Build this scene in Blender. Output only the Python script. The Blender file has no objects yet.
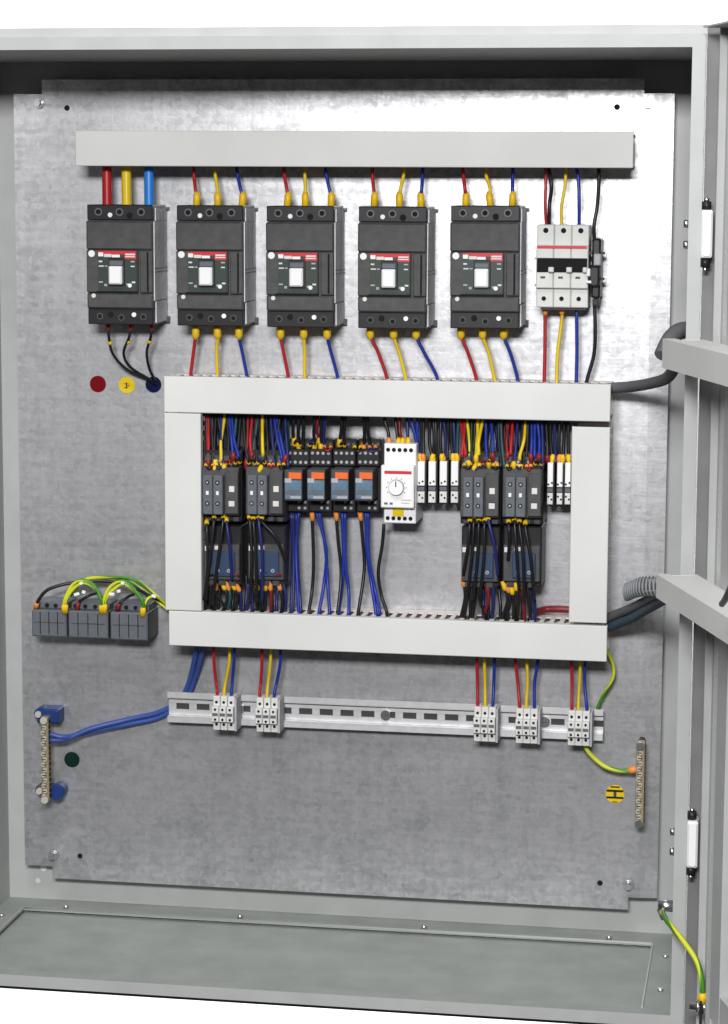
import bpy, math, random
from mathutils import Vector, Matrix
random.seed(7)
S = bpy.context.scene
C = S.collection
PI = math.pi
# ---------------------------------------------------------------- camera
CAM = Vector((0.47319, -2.58472, 0.32794)); YAW, PITCH, ROLL, FPX = -0.16901, -0.1372, 0.00465, 2416.9
FW = Vector((math.sin(YAW)*math.cos(PITCH), math.cos(YAW)*math.cos(PITCH), math.sin(PITCH)))
RT = Vector((math.cos(YAW), -math.sin(YAW), 0)); UP = RT.cross(FW)
c_, s_ = math.cos(ROLL), math.sin(ROLL)
RT, UP = RT*c_ + UP*s_, UP*c_ - RT*s_
cd = bpy.data.cameras.new('camera'); cam = bpy.data.objects.new('camera', cd); C.objects.link(cam)
cam.matrix_world = Matrix(((RT.x, UP.x, -FW.x, CAM.x), (RT.y, UP.y, -FW.y, CAM.y), (RT.z, UP.z, -FW.z, CAM.z), (0, 0, 0, 1)))
cd.sensor_width = 36; cd.sensor_fit = 'AUTO'; cd.lens = FPX*36/1024; cd.clip_start = .05; cd.clip_end = 60
S.camera = cam
# ---------------------------------------------------------------- light
w = bpy.data.worlds.new('World'); S.world = w; w.use_nodes = True
bg = w.node_tree.nodes['Background']; bg.inputs[0].default_value = (.95, .97, 1, 1); bg.inputs[1].default_value = .035
def area(name, loc, target, sx, sy, power, col=(1, 1, 1)):
    l = bpy.data.lights.new(name, 'AREA'); l.shape = 'RECTANGLE'; l.size = sx; l.size_y = sy; l.energy = power; l.color = col
    o = bpy.data.objects.new(name, l); C.objects.link(o); o.location = loc
    o.rotation_euler = (Vector(target)-Vector(loc)).to_track_quat('-Z', 'Y').to_euler(); return o
area('key_softbox', (.27, -2.9, .93), (.10, 0, .0), .7, .28, 84)
area('overhead_softbox', (-.2, -1.8, 2.4), (0, -.1, 0), 1.4, .8, 42)
area('added_backdrop_light', (0, .7, 0), (0, 2.0, 0), 1.0, 1.2, 160)  # added lamp, unseen behind the cabinet, only whitens the backdrop
S.view_settings.view_transform = 'Standard'; S.view_settings.look = 'None'; S.view_settings.gamma = 1
S.view_settings.exposure = 0; S.view_settings.use_curve_mapping = False
# ---------------------------------------------------------------- materials
def mat(name, col, rough=.5, metal=0, noise=0, nscale=60, bump=0, bscale=400, spec=.3):
    m = bpy.data.materials.new(name); m.use_nodes = True; nt = m.node_tree; b = nt.nodes['Principled BSDF']
    b.inputs['Base Color'].default_value = (*col, 1); b.inputs['Roughness'].default_value = rough; b.inputs['Metallic'].default_value = metal
    b.inputs['Specular IOR Level'].default_value = spec
    tc = nt.nodes.new('ShaderNodeTexCoord')
    if noise:
        n = nt.nodes.new('ShaderNodeTexNoise'); n.inputs['Scale'].default_value = nscale; n.inputs['Detail'].default_value = 6
        nt.links.new(tc.outputs['Object'], n.inputs['Vector'])
        r = nt.nodes.new('ShaderNodeValToRGB'); e = r.color_ramp.elements
        e[0].position = .3; e[1].position = .7
        e[0].color = (*[c*(1-noise) for c in col], 1); e[1].color = (*[min(1, c*(1+noise)) for c in col], 1)
        nt.links.new(n.outputs['Fac'], r.inputs['Fac']); nt.links.new(r.outputs['Color'], b.inputs['Base Color'])
    if bump:
        n = nt.nodes.new('ShaderNodeTexNoise'); n.inputs['Scale'].default_value = bscale; n.inputs['Detail'].default_value = 3
        nt.links.new(tc.outputs['Object'], n.inputs['Vector'])
        bn = nt.nodes.new('ShaderNodeBump'); bn.inputs['Strength'].default_value = bump; bn.inputs['Distance'].default_value = .002
        nt.links.new(n.outputs['Fac'], bn.inputs['Height']); nt.links.new(bn.outputs['Normal'], b.inputs['Normal'])
    return m
M = {}
M['paint_shade'] = mat('grey_paint_shade', (.17, .17, .17), .6, 0, .1, 30)  # cabinet paint darkened: shade at the rim edges put into the colour
M['blueg2'] = mat('relay_label_blue', (.10, .17, .25), .5, 0, .15, 200)
M['ochre'] = mat('ochre_sleeve', (.62, .36, .02), .45)
M['paint'] = mat('grey_paint', (.40, .408, .402), .42, 0, .05, 25, .12, 900)
M['slot_shade_spacer'] = mat('dark_slot_shade_spacer', (.05, .05, .05), .7)  # shadow colour for the slot backing; plain dark on the earth bar spacers
M['gland'] = mat('gland_plate_paint', (.285, .305, .285), .55, 0, .10, 22, .08, 500)
M['duct'] = mat('duct_plastic', (.61, .615, .595), .6, 0, .045, 9, .15, 25)
M['duct_in'] = mat('duct_finger_plastic', (.70, .65, .62), .55)
M['steel'] = mat('zinc_steel', (.72, .73, .74), .28, 1)
M['rail'] = mat('rail_steel', (.66, .66, .67), .5, .75, .08, 90)
M['screwhead'] = mat('bright_screw', (.52, .50, .44), .45, .3)
M['brass'] = mat('brass', (.30, .24, .14), .55, .4, .1, 80)
M['dark'] = mat('charcoal_plastic', (.060, .060, .062), .5, 0, .18, 120, .2, 1500)
M['dark2'] = mat('black_plastic', (.017, .017, .019), .4)
M['mid'] = mat('grey_plastic', (.11, .12, .135), .45, 0, .1, 200)
M['flank'] = mat('breaker_flank', (.60, .60, .62), .55, 0, .2, 60)
M['side'] = mat('light_grey_plastic', (.36, .36, .38), .5, 0, .12, 90)
M['hole'] = mat('hole_black', (.004, .004, .005), .8)
M['white'] = mat('white_plastic', (.78, .78, .78), .4)
M['offwhite'] = mat('pale_plastic', (.62, .62, .60), .45, 0, .04, 60)
M['label'] = mat('label_green_black', (.035, .05, .042), .4)
M['red'] = mat('red_plastic', (.55, .03, .04), .4)
M['w_red'] = mat('red_insulation', (.36, .012, .016), .38)
M['w_yellow'] = mat('yellow_insulation', (.66, .47, .012), .38)
M['w_blue'] = mat('blue_insulation', (.012, .03, .25), .36)
M['w_sky'] = mat('bright_blue_insulation', (.02, .19, .60), .36)
M['w_black'] = mat('black_insulation', (.012, .012, .014), .35)
M['w_steelblue'] = mat('dull_blue_insulation', (.035, .07, .26), .38)
M['w_darkred'] = mat('dark_red_insulation', (.17, .012, .018), .4)
M['w_navy'] = mat('navy_insulation', (.014, .02, .11), .36)
M['w_teal'] = mat('teal_insulation', (.02, .07, .07), .4)
M['sleeve'] = mat('yellow_sleeve', (.74, .47, .012), .4)
M['sleeve_o'] = mat('orange_sleeve', (.75, .26, .05), .4)
M['sleeve_r'] = mat('red_sleeve', (.22, .02, .02), .4)
M['orange'] = mat('orange_plastic', (.75, .14, .03), .4)
M['blue'] = mat('blue_plastic', (.012, .035, .15), .4)
M['bluegrey'] = mat('blue_grey_plastic', (.028, .05, .10), .45)
M['hose'] = mat('hose_grey', (.11, .11, .12), .5)
M['hose_blue'] = mat('blue_hose', (.045, .07, .10), .45)
M['hose_clear'] = mat('pale_spiral', (.20, .21, .22), .4)
M['dotred'] = mat('red_sticker', (.15, .004, .008), .85, spec=.08)
M['dotyel'] = mat('yellow_sticker', (.72, .50, .02), .85, spec=.08)
M['dotblue'] = mat('navy_sticker', (.006, .008, .05), .85, spec=.08)
M['dotgreen'] = mat('green_black_sticker', (.004, .022, .018), .85, spec=.08)
M['foam'] = mat('gasket_foam', (.60, .61, .60), .8, 0, .1, 300)
M['backdrop'] = mat('backdrop_paper', (.93, .93, .93), .9)
def gy_mat():
    m = mat('green_yellow_insulation', (.1, .3, .02), .38); nt = m.node_tree; b = nt.nodes['Principled BSDF']
    uv = nt.nodes.new('ShaderNodeUVMap'); sp = nt.nodes.new('ShaderNodeSeparateXYZ'); nt.links.new(uv.outputs[0], sp.inputs[0])
    r = nt.nodes.new('ShaderNodeValToRGB'); r.color_ramp.interpolation = 'CONSTANT'
    r.color_ramp.elements[0].color = (.05, .22, .015, 1); r.color_ramp.elements[1].position = .5; r.color_ramp.elements[1].color = (.55, .58, .03, 1)
    nt.links.new(sp.outputs['X'], r.inputs['Fac']); nt.links.new(r.outputs['Color'], b.inputs['Base Color']); return m
M['w_gy'] = gy_mat()
def plate_mat():
    m = bpy.data.materials.new('galvanised_sheet'); m.use_nodes = True; nt = m.node_tree; b = nt.nodes['Principled BSDF']
    tc = nt.nodes.new('ShaderNodeTexCoord'); L = nt.links.new
    def noise(scale, vec, det=5, rough=.6):
        mp = nt.nodes.new('ShaderNodeMapping'); mp.inputs['Scale'].default_value = vec; L(tc.outputs['Object'], mp.inputs['Vector'])
        n = nt.nodes.new('ShaderNodeTexNoise'); n.inputs['Scale'].default_value = scale; n.inputs['Detail'].default_value = det; n.inputs['Roughness'].default_value = rough
        L(mp.outputs[0], n.inputs['Vector']); return n
    big = noise(7, (1, 1, 1.3), 9, .78); streak = noise(40, (.35, 1, 3), 4, .6); vstreak = noise(60, (1.2, 1, .06), 3)
    v = nt.nodes.new('ShaderNodeTexVoronoi'); v.inputs['Scale'].default_value = 190; L(tc.outputs['Object'], v.inputs['Vector'])
    def mix(a, bb, f):
        x = nt.nodes.new('ShaderNodeMix'); x.inputs[0].default_value = f; L(a, x.inputs[2]); L(bb, x.inputs[3]); return x.outputs[0]
    sv = nt.nodes.new('ShaderNodeSeparateColor'); L(v.outputs['Color'], sv.inputs[0])
    f = mix(big.outputs['Fac'], streak.outputs['Fac'], .38); f = mix(f, sv.outputs[0], .13); f = mix(f, vstreak.outputs['Fac'], .16)
    r = nt.nodes.new('ShaderNodeValToRGB'); e = r.color_ramp.elements; e[0].position = .38; e[1].position = .60
    e[0].color = (.345, .35, .36, 1); e[1].color = (.66, .652, .675, 1); L(f, r.inputs['Fac']); L(r.outputs['Color'], b.inputs['Base Color'])
    r2 = nt.nodes.new('ShaderNodeMapRange'); r2.inputs[1].default_value = .38; r2.inputs[2].default_value = .62; r2.inputs[3].default_value = .42; r2.inputs[4].default_value = .33
    L(f, r2.inputs[0]); L(r2.outputs[0], b.inputs['Roughness'])
    b.inputs['Metallic'].default_value = .75
    bn = nt.nodes.new('ShaderNodeBump'); bn.inputs['Strength'].default_value = .10; bn.inputs['Distance'].default_value = .004
    L(f, bn.inputs['Height']); L(bn.outputs[0], b.inputs['Normal']); return m
M['plate'] = plate_mat()
# ---------------------------------------------------------------- helpers
def at(px, py, Y):
    """world point on the vertical plane y=Y seen at photo pixel px,py"""
    d = FW + RT*((px-364)/FPX) + UP*((512-py)/FPX)
    return CAM + d*((Y-CAM.y)/d.y)
class MB:
    def __init__(s): s.v = []; s.f = []; s.m = []; s.mats = []; s.uv = {}; s.sm = []
    def mi(s, m):
        if m not in s.mats: s.mats.append(m)
        return s.mats.index(m)
    def box(s, x0, x1, y0, y1, z0, z1, m, bev=0):
        i = len(s.v); k = s.mi(m)
        if x0 > x1: x0, x1 = x1, x0
        if y0 > y1: y0, y1 = y1, y0
        if z0 > z1: z0, z1 = z1, z0
        if bev <= 0:
            s.v += [(x, y, z) for x in (x0, x1) for y in (y0, y1) for z in (z0, z1)]
            for q in ((0, 1, 3, 2), (4, 6, 7, 5), (0, 4, 5, 1), (2, 3, 7, 6), (0, 2, 6, 4), (1, 5, 7, 3)):
                s.f.append(tuple(i+a for a in q)); s.m.append(k); s.sm.append(False)
        else:
            b = min(bev, (x1-x0)/2.1, (z1-z0)/2.1, (y1-y0)/1.1)
            # front (low y) edges chamfered
            def ring(y, c, ins):
                return [(x0+ins+c, y, z0+ins), (x1-ins-c, y, z0+ins), (x1-ins, y, z0+ins+c), (x1-ins, y, z1-ins-c), (x1-ins-c, y, z1-ins), (x0+ins+c, y, z1-ins), (x0+ins, y, z1-ins-c), (x0+ins, y, z0+ins+c)]
            c = b*.7
            rs = [ring(y0, c, b), ring(y0+b, c, 0), ring(y1, c, 0)]
            for r in rs: s.v += r
            s.f.append(tuple(i+a for a in range(8))); s.m.append(k); s.sm.append(False)
            for a in range(2):
                for j in range(8):
                    p, q = i+8*a+j, i+8*a+(j+1) % 8
                    s.f.append((p, p+8, q+8, q)); s.m.append(k); s.sm.append(False)
            s.f.append(tuple(i+16+a for a in reversed(range(8)))); s.m.append(k); s.sm.append(False)
        return s
    def cyl(s, c, r, y0, y1, m, n=14, r2=None, axis='y'):
        """disc/cylinder around y axis from y0 (front) to y1"""
        i = len(s.v); k = s.mi(m); r2 = r if r2 is None else r2
        for (y, rr) in ((y0, r), (y1, r2)):
            for j in range(n):
                a = 2*PI*j/n; u, v = rr*math.cos(a), rr*math.sin(a)
                if axis == 'y': s.v.append((c[0]+u, y, c[1]+v))
                elif axis == 'x': s.v.append((y, c[0]+u, c[1]+v))
                else: s.v.append((c[0]+u, c[1]+v, y))
        for j in range(n):
            a, b = i+j, i+(j+1) % n; s.f.append((a, b, b+n, a+n)); s.m.append(k); s.sm.append(True)
        s.f.append(tuple(i+j for j in reversed(range(n)))); s.m.append(k); s.sm.append(False)
        s.f.append(tuple(i+n+j for j in range(n))); s.m.append(k); s.sm.append(False)
        return s
    def prism(s, pts, y0, y1, m, bev=0):
        """polygon in xz (counter-clockwise) extruded along y"""
        i = len(s.v); n = len(pts); k = s.mi(m)
        s.v += [(x, y0, z) for x, z in pts] + [(x, y1, z) for x, z in pts]
        for j in range(n):
            a, b = i+j, i+(j+1) % n; s.f.append((a, a+n, b+n, b)); s.m.append(k); s.sm.append(False)
        s.f.append(tuple(i+j for j in range(n))); s.m.append(k); s.sm.append(False)
        s.f.append(tuple(i+n+j for j in reversed(range(n)))); s.m.append(k); s.sm.append(False)
        return s
    def tube(s, pts, r, m, n=8, twist=0, radii=None):
        i = len(s.v); k = s.mi(m); P = [Vector(p) for p in pts]; N = len(P); ln = 0
        up = Vector((0, -1, 0)); 
        for a in range(N):
            t = (P[min(a+1, N-1)]-P[max(a-1, 0)]).normalized()
            u = up - t*up.dot(t)
            if u.length < 1e-3: u = Vector((1, 0, 0)) - t*t.x
            u.normalize(); up = u; v = t.cross(u)
            if a: ln += (P[a]-P[a-1]).length
            rr = radii[a] if radii else r
            for j in range(n):
                g = 2*PI*j/n + twist*ln; s.v.append(tuple(P[a]+u*(rr*math.cos(g))+v*(rr*math.sin(g))))
        for a in range(N-1):
            for j in range(n):
                p, q = i+a*n+j, i+a*n+(j+1) % n
                s.f.append((p, q, q+n, p+n)); s.m.append(k); s.sm.append(True)
                s.uv[len(s.f)-1] = (j+.5)/n
        s.f.append(tuple(i+j for j in reversed(range(n)))); s.m.append(k); s.sm.append(False)
        s.f.append(tuple(i+(N-1)*n+j for j in range(n))); s.m.append(k); s.sm.append(False)
        return s
    def build(s, name, parent=None):
        me = bpy.data.meshes.new(name); me.from_pydata([tuple(v) for v in s.v], [], s.f)
        for m in s.mats: me.materials.append(M[m])
        for p, k, sm in zip(me.polygons, s.m, s.sm): p.material_index = k; p.use_smooth = sm
        if s.uv:
            ul = me.uv_layers.new(name='UVMap')
            for p in me.polygons:
                g = s.uv.get(p.index, 0)
                for li in p.loop_indices: ul.data[li].uv = (g, .5)
        me.update(); o = bpy.data.objects.new(name, me); C.objects.link(o)
        if parent: o.parent = parent
        return o
def tag(o, label, cat, group=None):
    o['label'] = label; o['category'] = cat
    if group: o['group'] = group
    return o
def thing(name, loc, label, cat, group=None):
    o = bpy.data.objects.new(name, None); o.empty_display_size = .02; C.objects.link(o); o.location = loc
    return tag(o, label, cat, group)
def dup(root, loc, label, group=None):
    r = root.copy(); C.objects.link(r); r.location = loc; r['label'] = label
    if group: r['group'] = group
    for ch in list(root.children):
        q = ch.copy(); C.objects.link(q); q.parent = r
        for g in ch.children:
            d = g.copy(); C.objects.link(d); d.parent = q
    return r
def smooth(P, k=6):
    P = [Vector(p) for p in P]
    if len(P) == 2: return [P[0].lerp(P[1], t/6) for t in range(7)]
    out = []; Q = [P[0]*2-P[1]] + P + [P[-1]*2-P[-2]]
    for i in range(1, len(Q)-2):
        for t in range(k):
            t /= k; a, b, c, d = Q[i-1], Q[i], Q[i+1], Q[i+2]
            out.append(.5*((2*b)+(c-a)*t+(2*a-5*b+4*c-d)*t*t+(3*b-a-3*c+d)*t**3))
    out.append(P[-1]); return out
def wire(pts, col, label, group, r=.0017, sleeves=(), name='wire', sl='sleeve', raw=False, sw=1.5, sL=.0095):
    """pts: (px,py,Y). sleeves: 's' start, 'e' end"""
    if not raw and len(pts) > 3: pts = [pts[0]]+[(x+random.gauss(0, .45), y, Y+random.gauss(0, .0006)) for x, y, Y in pts[1:-1]]+[pts[-1]]
    P = smooth([Vector(p) if raw else at(*p) for p in pts])
    mb = MB(); mb.tube(P, r, 'w_'+col, 8, 60 if col == 'gy' else 0)
    o = mb.build(name); tag(o, label, 'wire', group)
    for s in sleeves:
        a, b = (P[0], P[2]) if s == 's' else (P[-1], P[-3])
        d = (b-a).normalized(); L = sL
        q = MB().tube([a-d*.001, a+d*L*.78, a+d*L*.83, a+d*L], r, sl, 10, radii=[r*sw*.94, r*sw, r*sw*.85, r*1.1]); q.build('sleeve', o)
    return o
# ---------------------------------------------------------------- setting
b = MB(); b.box(-4, 4, 2.2, 2.24, -4, 4, 'backdrop'); o = b.build('backdrop'); o['kind'] = 'structure'
# ---------------------------------------------------------------- enclosure
BX, ZT, ZB, YF, YB = .3864, .4524, -.4994, -.2418, .0235
RIM = .0125; T = .0016
enc = thing('electrical_enclosure', (0, 0, ZB), 'open grey painted steel electrical enclosure with its door swung to the right', 'electrical cabinet')
def epart(name, mb, parent=enc):
    o = mb.build(name, parent)
    if parent is enc: o.location = (0, 0, -ZB)
    return o
m = MB(); m.box(-BX, BX, YB, YB+T, ZB, ZT, 'paint')
m.cyl((-.345, -.462), .004, YB-.001, YB, 'white'); m.cyl((-.352, -.478), .003, YB-.0006, YB, 'offwhite')
epart('back_wall', m)
m = MB(); m.box(-BX-T, -BX, YF, YB+T, ZB, ZT, 'paint'); m.box(-BX-.03, -BX-.028, YF+.02, YB+T, ZB-.01, ZT+.01, 'paint'); epart('side_wall', m)
m = MB(); m.box(BX, BX+T, YF, YB+T, ZB, ZT, 'paint'); epart('side_wall', m)
m = MB(); m.box(-BX-T, BX+T, YF, YB+T, ZT, ZT+T, 'paint'); epart('ceiling', m)
# front rim as a folded channel: flat face plus bevelled return
m = MB()
def rimring(x0, x1, z0, z1, y): return [(x0, y, z0), (x1, y, z0), (x1, y, z1), (x0, y, z1)]
rings = [rimring(-BX, BX, ZB, ZT, YF-.0004), rimring(-BX-RIM, BX+RIM, ZB-RIM, ZT+RIM, YF-.0004),
         rimring(-BX-RIM-.0005, BX+RIM+.0005, ZB-RIM-.0005, ZT+RIM+.0005, YF+.0165),
         rimring(-BX-RIM-.0075, BX+RIM+.0005, ZB-RIM-.004, ZT+RIM+.010, YF+.018),
         rimring(-BX-RIM-.0075, BX+RIM+.0008, ZB-RIM-.0042, ZT+RIM+.0102, YB+.004)]
k = m.mi('paint')
for r in rings: m.v += r
for a in range(len(rings)-1):
    for j in range(4):
        p, q = 4*a+j, 4*a+(j+1) % 4; m.f.append((p, p+4, q+4, q)); m.m.append(k); m.sm.append(False)
epart('front_rim', m)
m = MB(); m.box(BX+RIM+.0012, BX+RIM+.050, YF+.006, YF+.0075, ZB-RIM, ZT+RIM+.008, 'paint_shade'); epart('added_side_shade_strip', m)  # added strip closing the gap to the door, shade painted in as darker grey
m = MB(); m.box(-BX-RIM, BX+RIM, YF+.0185, YF+.030, ZB-RIM-.0095, ZB-RIM-.0045, 'paint_shade'); epart('shaded_bottom_return', m)  # set-back lower edge of the rim, its shade painted in as darker grey
# floor with recessed gland plate
gx0, gx1 = -BX+.03, BX-.03; gy0, gy1 = -.225, -.018
m = MB(); zf = ZB
m.box(-BX-T, gx0, YF, YB+T, zf-T, zf, 'gland'); m.box(gx1, BX+T, YF, YB+T, zf-T, zf, 'gland')
m.box(gx0, gx1, YF, gy0, zf-T, zf, 'gland'); m.box(gx0, gx1, gy1, YB+T, zf-T, zf, 'gland')
fl = epart('floor', m)
m = MB(); m.box(gx0-.012, gx1+.012, gy0-.01, gy1+.012, zf-.0075, zf-.0055, 'gland')
gp = epart('gland_plate', m)
m = MB(); m.box(gx0-.004, gx1+.004, gy0-.004, gy1+.004, zf-.0055, zf-.0017, 'hole'); 
# gasket lip round the opening
m = MB()
m.box(gx0, gx1, gy1, gy1+.0016, zf, zf+.002, 'steel'); m.box(gx0-.0016, gx0, gy0, gy1, zf, zf+.002, 'paint'); m.box(gx1, gx1+.0016, gy0, gy1, zf, zf+.002, 'paint')
epart('gland_opening_lip', m)
for (px, py, Y) in ((66, 906, -.008), (240, 913, -.008), (424, 924, -.008), (609, 934, -.008)):
    p = at(px, py, Y); m = MB(); m.cyl((p.x, Y), .0035, ZB+.0005, ZB+.004, 'steel', 8, .003, 'z'); epart('floor_screw', m)
for (x, y) in ((-.327, -.215), (.373, -.06), (.373, -.17), (-.372, -.05)):
    m = MB(); zz = ZB-.005 if gx0 < x < gx1 and y > gy0 else ZB; m.cyl((x, y), .0032, zz, zz+(.009 if y == -.215 else .003), 'steel', 8, .0028, 'z'); epart('floor_screw', m)
# stud with corner bolts holding the mounting plate
for (px, py) in ((38, 103), (647, 103), (52, 856), (628, 886)):
    p = at(px, py, -.008); m = MB(); m.cyl((p.x, p.z), .0036, -.012, YB, 'steel', 10); m.cyl((p.x, p.z), .0056, -.0065, -.0015, 'steel', 6, .006)
    epart('fixing_bolt', m)
# hinge screws seen inside the right wall
for (px, py) in ((686, 224), (685, 245), (669, 833), (668, 853)):
    p = at(px, py, -.232); m = MB(); m.cyl((-.226, p.z), .004, BX-.005, BX, 'steel', 10, axis='x'); epart('hinge_screw', m)
# ---- door
TH = math.radians(18); dn = Vector((math.sin(TH), -math.cos(TH), 0)); nn = Vector((-math.cos(TH), -math.sin(TH), 0))
H = Vector((.4180, -.262, 0)); DL = .80; DZ0, DZ1 = ZB-.012, ZT+.018
class DMB(MB):
    """mesh in door coordinates s (along the door), o (towards its inside), z"""
    def build(s, name, parent=None):
        s.v = [tuple(H+dn*a+nn*b_+Vector((0, 0, c))) for a, b_, c in s.v]
        s.f = [tuple(reversed(f)) for f in s.f]
        return MB.build(s, name, parent)
m = DMB(); m.box(0, DL, -.003, -.0012, DZ0, DZ1, 'paint')
m.box(0, DL, -.0012, .022, DZ1-.0018, DZ1, 'paint'); m.box(0, DL, -.0012, .022, DZ0, DZ0+.0018, 'paint')
m.box(DL-.0018, DL, -.0012, .022, DZ0+.0018, DZ1-.0018, 'paint'); m.box(0, .0018, -.0012, .006, DZ0+.0018, DZ1-.0018, 'paint')
door = epart('door', m)
m = DMB()
for s0 in (.085, DL-.115): m.box(s0, s0+.03, -.0010, .018, DZ0+.05, DZ1-.05, 'paint')
for z0 in (DZ0+.05, DZ1-.08): m.box(.116, DL-.116, -.0010, .0175, z0, z0+.03, 'paint')
m.build('door_stiffener', door)
m = DMB(); m.box(.045, .060, -.0010, .010, DZ0+.03, DZ1-.03, 'foam'); m.build('door_gasket', door)
for (px, py) in ((703, 234), (687, 845)):
    p = at(px, py, -.262); z = p.z; h_ = .0225 if py < 500 else .0235
    hb = MB(); hx, hy = BX+RIM+.0045, -.252
    hb.box(hx-.004, hx+.0065, hy-.010, hy+.012, z-h_, z+h_, 'white', .002)
    hinge = epart('hinge', hb)
    q = MB(); q.cyl((hx, hy), .0045, z-h_-.009, z-h_-.0003, 'dark2', 12, axis='z'); q.cyl((hx, hy), .0026, z-h_-.013, z-h_-.009, 'steel', 10, axis='z'); q.build('hinge_pin', hinge)
    q = MB(); q.cyl((hx, hy), .0045, z+h_+.0003, z+h_+.008, 'dark2', 12, axis='z'); q.cyl((hx, hy), .0026, z+h_+.008, z+h_+.011, 'steel', 10, axis='z'); q.build('hinge_pin', hinge)
m = DMB(); pz = at(702, 1006, -.30).z; m.cyl((.0, .0), .001, 0, .001, 'steel')
m = MB(); pe = at(702, 1007, -.30)
m.tube([pe+Vector((-.012, 0, 0)), pe+Vector((.010, 0, 0))], .0036, 'steel', 10); m.tube([pe+Vector((-.0055, 0, 0)), pe+Vector((-.0025, 0, 0))], .0068, 'steel', 10); m.tube([pe+Vector((.0005, 0, 0)), pe+Vector((.004, 0, 0))], .0068, 'steel', 6)
m.box(pe.x-.0023, pe.x+.0003, pe.y-.006, pe.y+.006, pe.z-.03, pe.z+.008, 'dark2')
o = m.build('earth_stud', door)
# ---------------------------------------------------------------- mounting plate (notched corners, slightly bent side margins)
PX, PT, PB = .360, .4331, -.4671
mp = thing('mounting_plate', (0, 0, PB), 'galvanised steel mounting plate with notched corners filling the back of the cabinet', 'mounting plate')
def pl(xs, y0, y1, zt, zb): pass
xl0, xl1 = -PX, -.327; xr0, xr1 = .331, PX
zt2, zb2 = at(340, 95, 0).z, PB+.014
zt2 = PT-.0155
prof = [(-PX, .0002, zt2, zb2), (-.334, 0, zt2, zb2), (-.3275, 0, zt2, zb2), (-.3275, 0, PT, PB), (.3285, 0, PT, PB), (.3285, 0, zt2, zb2), (.339, 0, zt2, zb2), (PX, .0024, zt2, zb2)]
m = MB(); k = m.mi('plate'); th = .0025
for (x, y, a, b_) in prof: m.v += [(x, y, a), (x, y, b_), (x, y+th, a), (x, y+th, b_)]
for j in range(len(prof)-1):
    if abs(prof[j][0]-prof[j+1][0]) < 1e-6:
        i0 = 4*j; i1 = i0+4
        # steps between the notch levels
        (big, small) = (i1, i0) if prof[j+1][2] > prof[j][2] else (i0, i1)
        for (p, q) in (((big, small), (big+2, small+2)), ((small+1, big+1), (small+3, big+3))):
            m.f.append((p[0], p[1], q[1], q[0])); m.m.append(k); m.sm.append(False)
        continue
    a, c = 4*j, 4*j+4
    for f in ((a+1, c+1, c, a), (a+2, c+2, c+3, a+3), (a, c, c+2, a+2), (a+1, a+3, c+3, c+1)):
        m.f.append(f); m.m.append(k); m.sm.append(False)
i1 = 4*len(prof)-4
m.f.append((0, 2, 3, 1)); m.m.append(k); m.sm.append(False); m.f.append((i1, i1+1, i1+3, i1+2)); m.m.append(k); m.sm.append(False)
for (px, py) in ((67, 108), (617, 107), (80, 856), (600, 883)):
    p = at(px, py, 0); m.cyl((p.x, p.z), .0031, -.0003, .001, 'hole', 12)
for (px, py) in ((617, 112), (74, 113)): pass
o = m.build('plate_sheet', mp); o.location = (0, 0, -PB)
# ---------------------------------------------------------------- wiring ducts
DY = -.068
def duct(px0, py0, px1, py1, label, vertical=False, ends=(), cx=None, mat_='duct', group='slotted wiring ducts', sides=(1, 1)):
    """lid rectangle in photo pixels at the lid plane"""
    a = at(px0, py0, DY); b_ = at(px1, py1, DY)
    x0, x1, z1, z0 = a.x, b_.x, a.z, b_.z
    return duct_w(x0, x1, z0, z1, label, vertical, group)
def duct_w(x0, x1, z0, z1, label, vertical, group):
    t = thing('wiring_duct', ((x0+x1)/2, -.0003, (z0+z1)/2), label, 'wiring duct', group)
    w_, h_ = (x1-x0)/2, (z1-z0)/2
    l = MB(); l.box(-w_, w_, DY, DY+.0016, -h_, h_, 'duct', .0007)
    if vertical:
        l.box(-w_, -w_+.0013, DY+.0018, DY+.010, -h_, h_, 'duct'); l.box(w_-.0013, w_, DY+.0018, DY+.010, -h_, h_, 'duct')
    else:
        l.box(-w_, w_, DY+.0018, DY+.010, h_-.0013, h_, 'duct'); l.box(-w_, w_, DY+.0018, DY+.010, -h_, -h_+.0013, 'duct')
    l.build('duct_lid', t)
    bb = MB(); bb.box(-w_+.002, w_-.002, -.0022, 0, -h_+.002, h_-.002, 'duct_in'); bb.build('duct_base', t)
    half, L = (w_, h_) if vertical else (h_, w_)
    for sgn in (-1, 1):
        f = MB(); c0 = sgn*(half-.0028); c1 = sgn*(half-.0015)
        def put(u0, u1, ya, yb):
            if vertical: f.box(c0, c1, ya, yb, u0, u1, 'duct_in')
            else: f.box(u0, u1, ya, yb, c0, c1, 'duct_in')
        put(-L+.002, L-.002, -.0185, -.0024)
        n = int((2*L-.004)/.0105); pitch = (2*L-.004)/n
        for i in range(n):
            u = -L+.002+pitch*(i+.5); put(u-.0025, u+.0025, -.0540, -.0186); put(u-.0042, u+.0042, -.0570, -.0541)
            put(u-.0025, u+.0025, DY+.0019, -.0571)
        f.build('slotted_wall', t)
    return t
g = 'slotted wiring ducts on the mounting plate'
a, b_ = at(75, 131.5, DY), at(633, 168, DY)
TD = duct_w(a.x, b_.x, b_.z, at(340, 131, DY).z, 'long pale grey wiring duct across the top, above all the breakers', False, g)
zt_ = at(387, 380.5, DY).z; zb_ = at(387, 417, DY).z; xl = at(164, 395, DY).x; xr = at(610.5, 400, DY).x
duct_w(xl, xr, zb_, zt_, 'horizontal pale grey wiring duct directly under the breakers', False, g)
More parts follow.
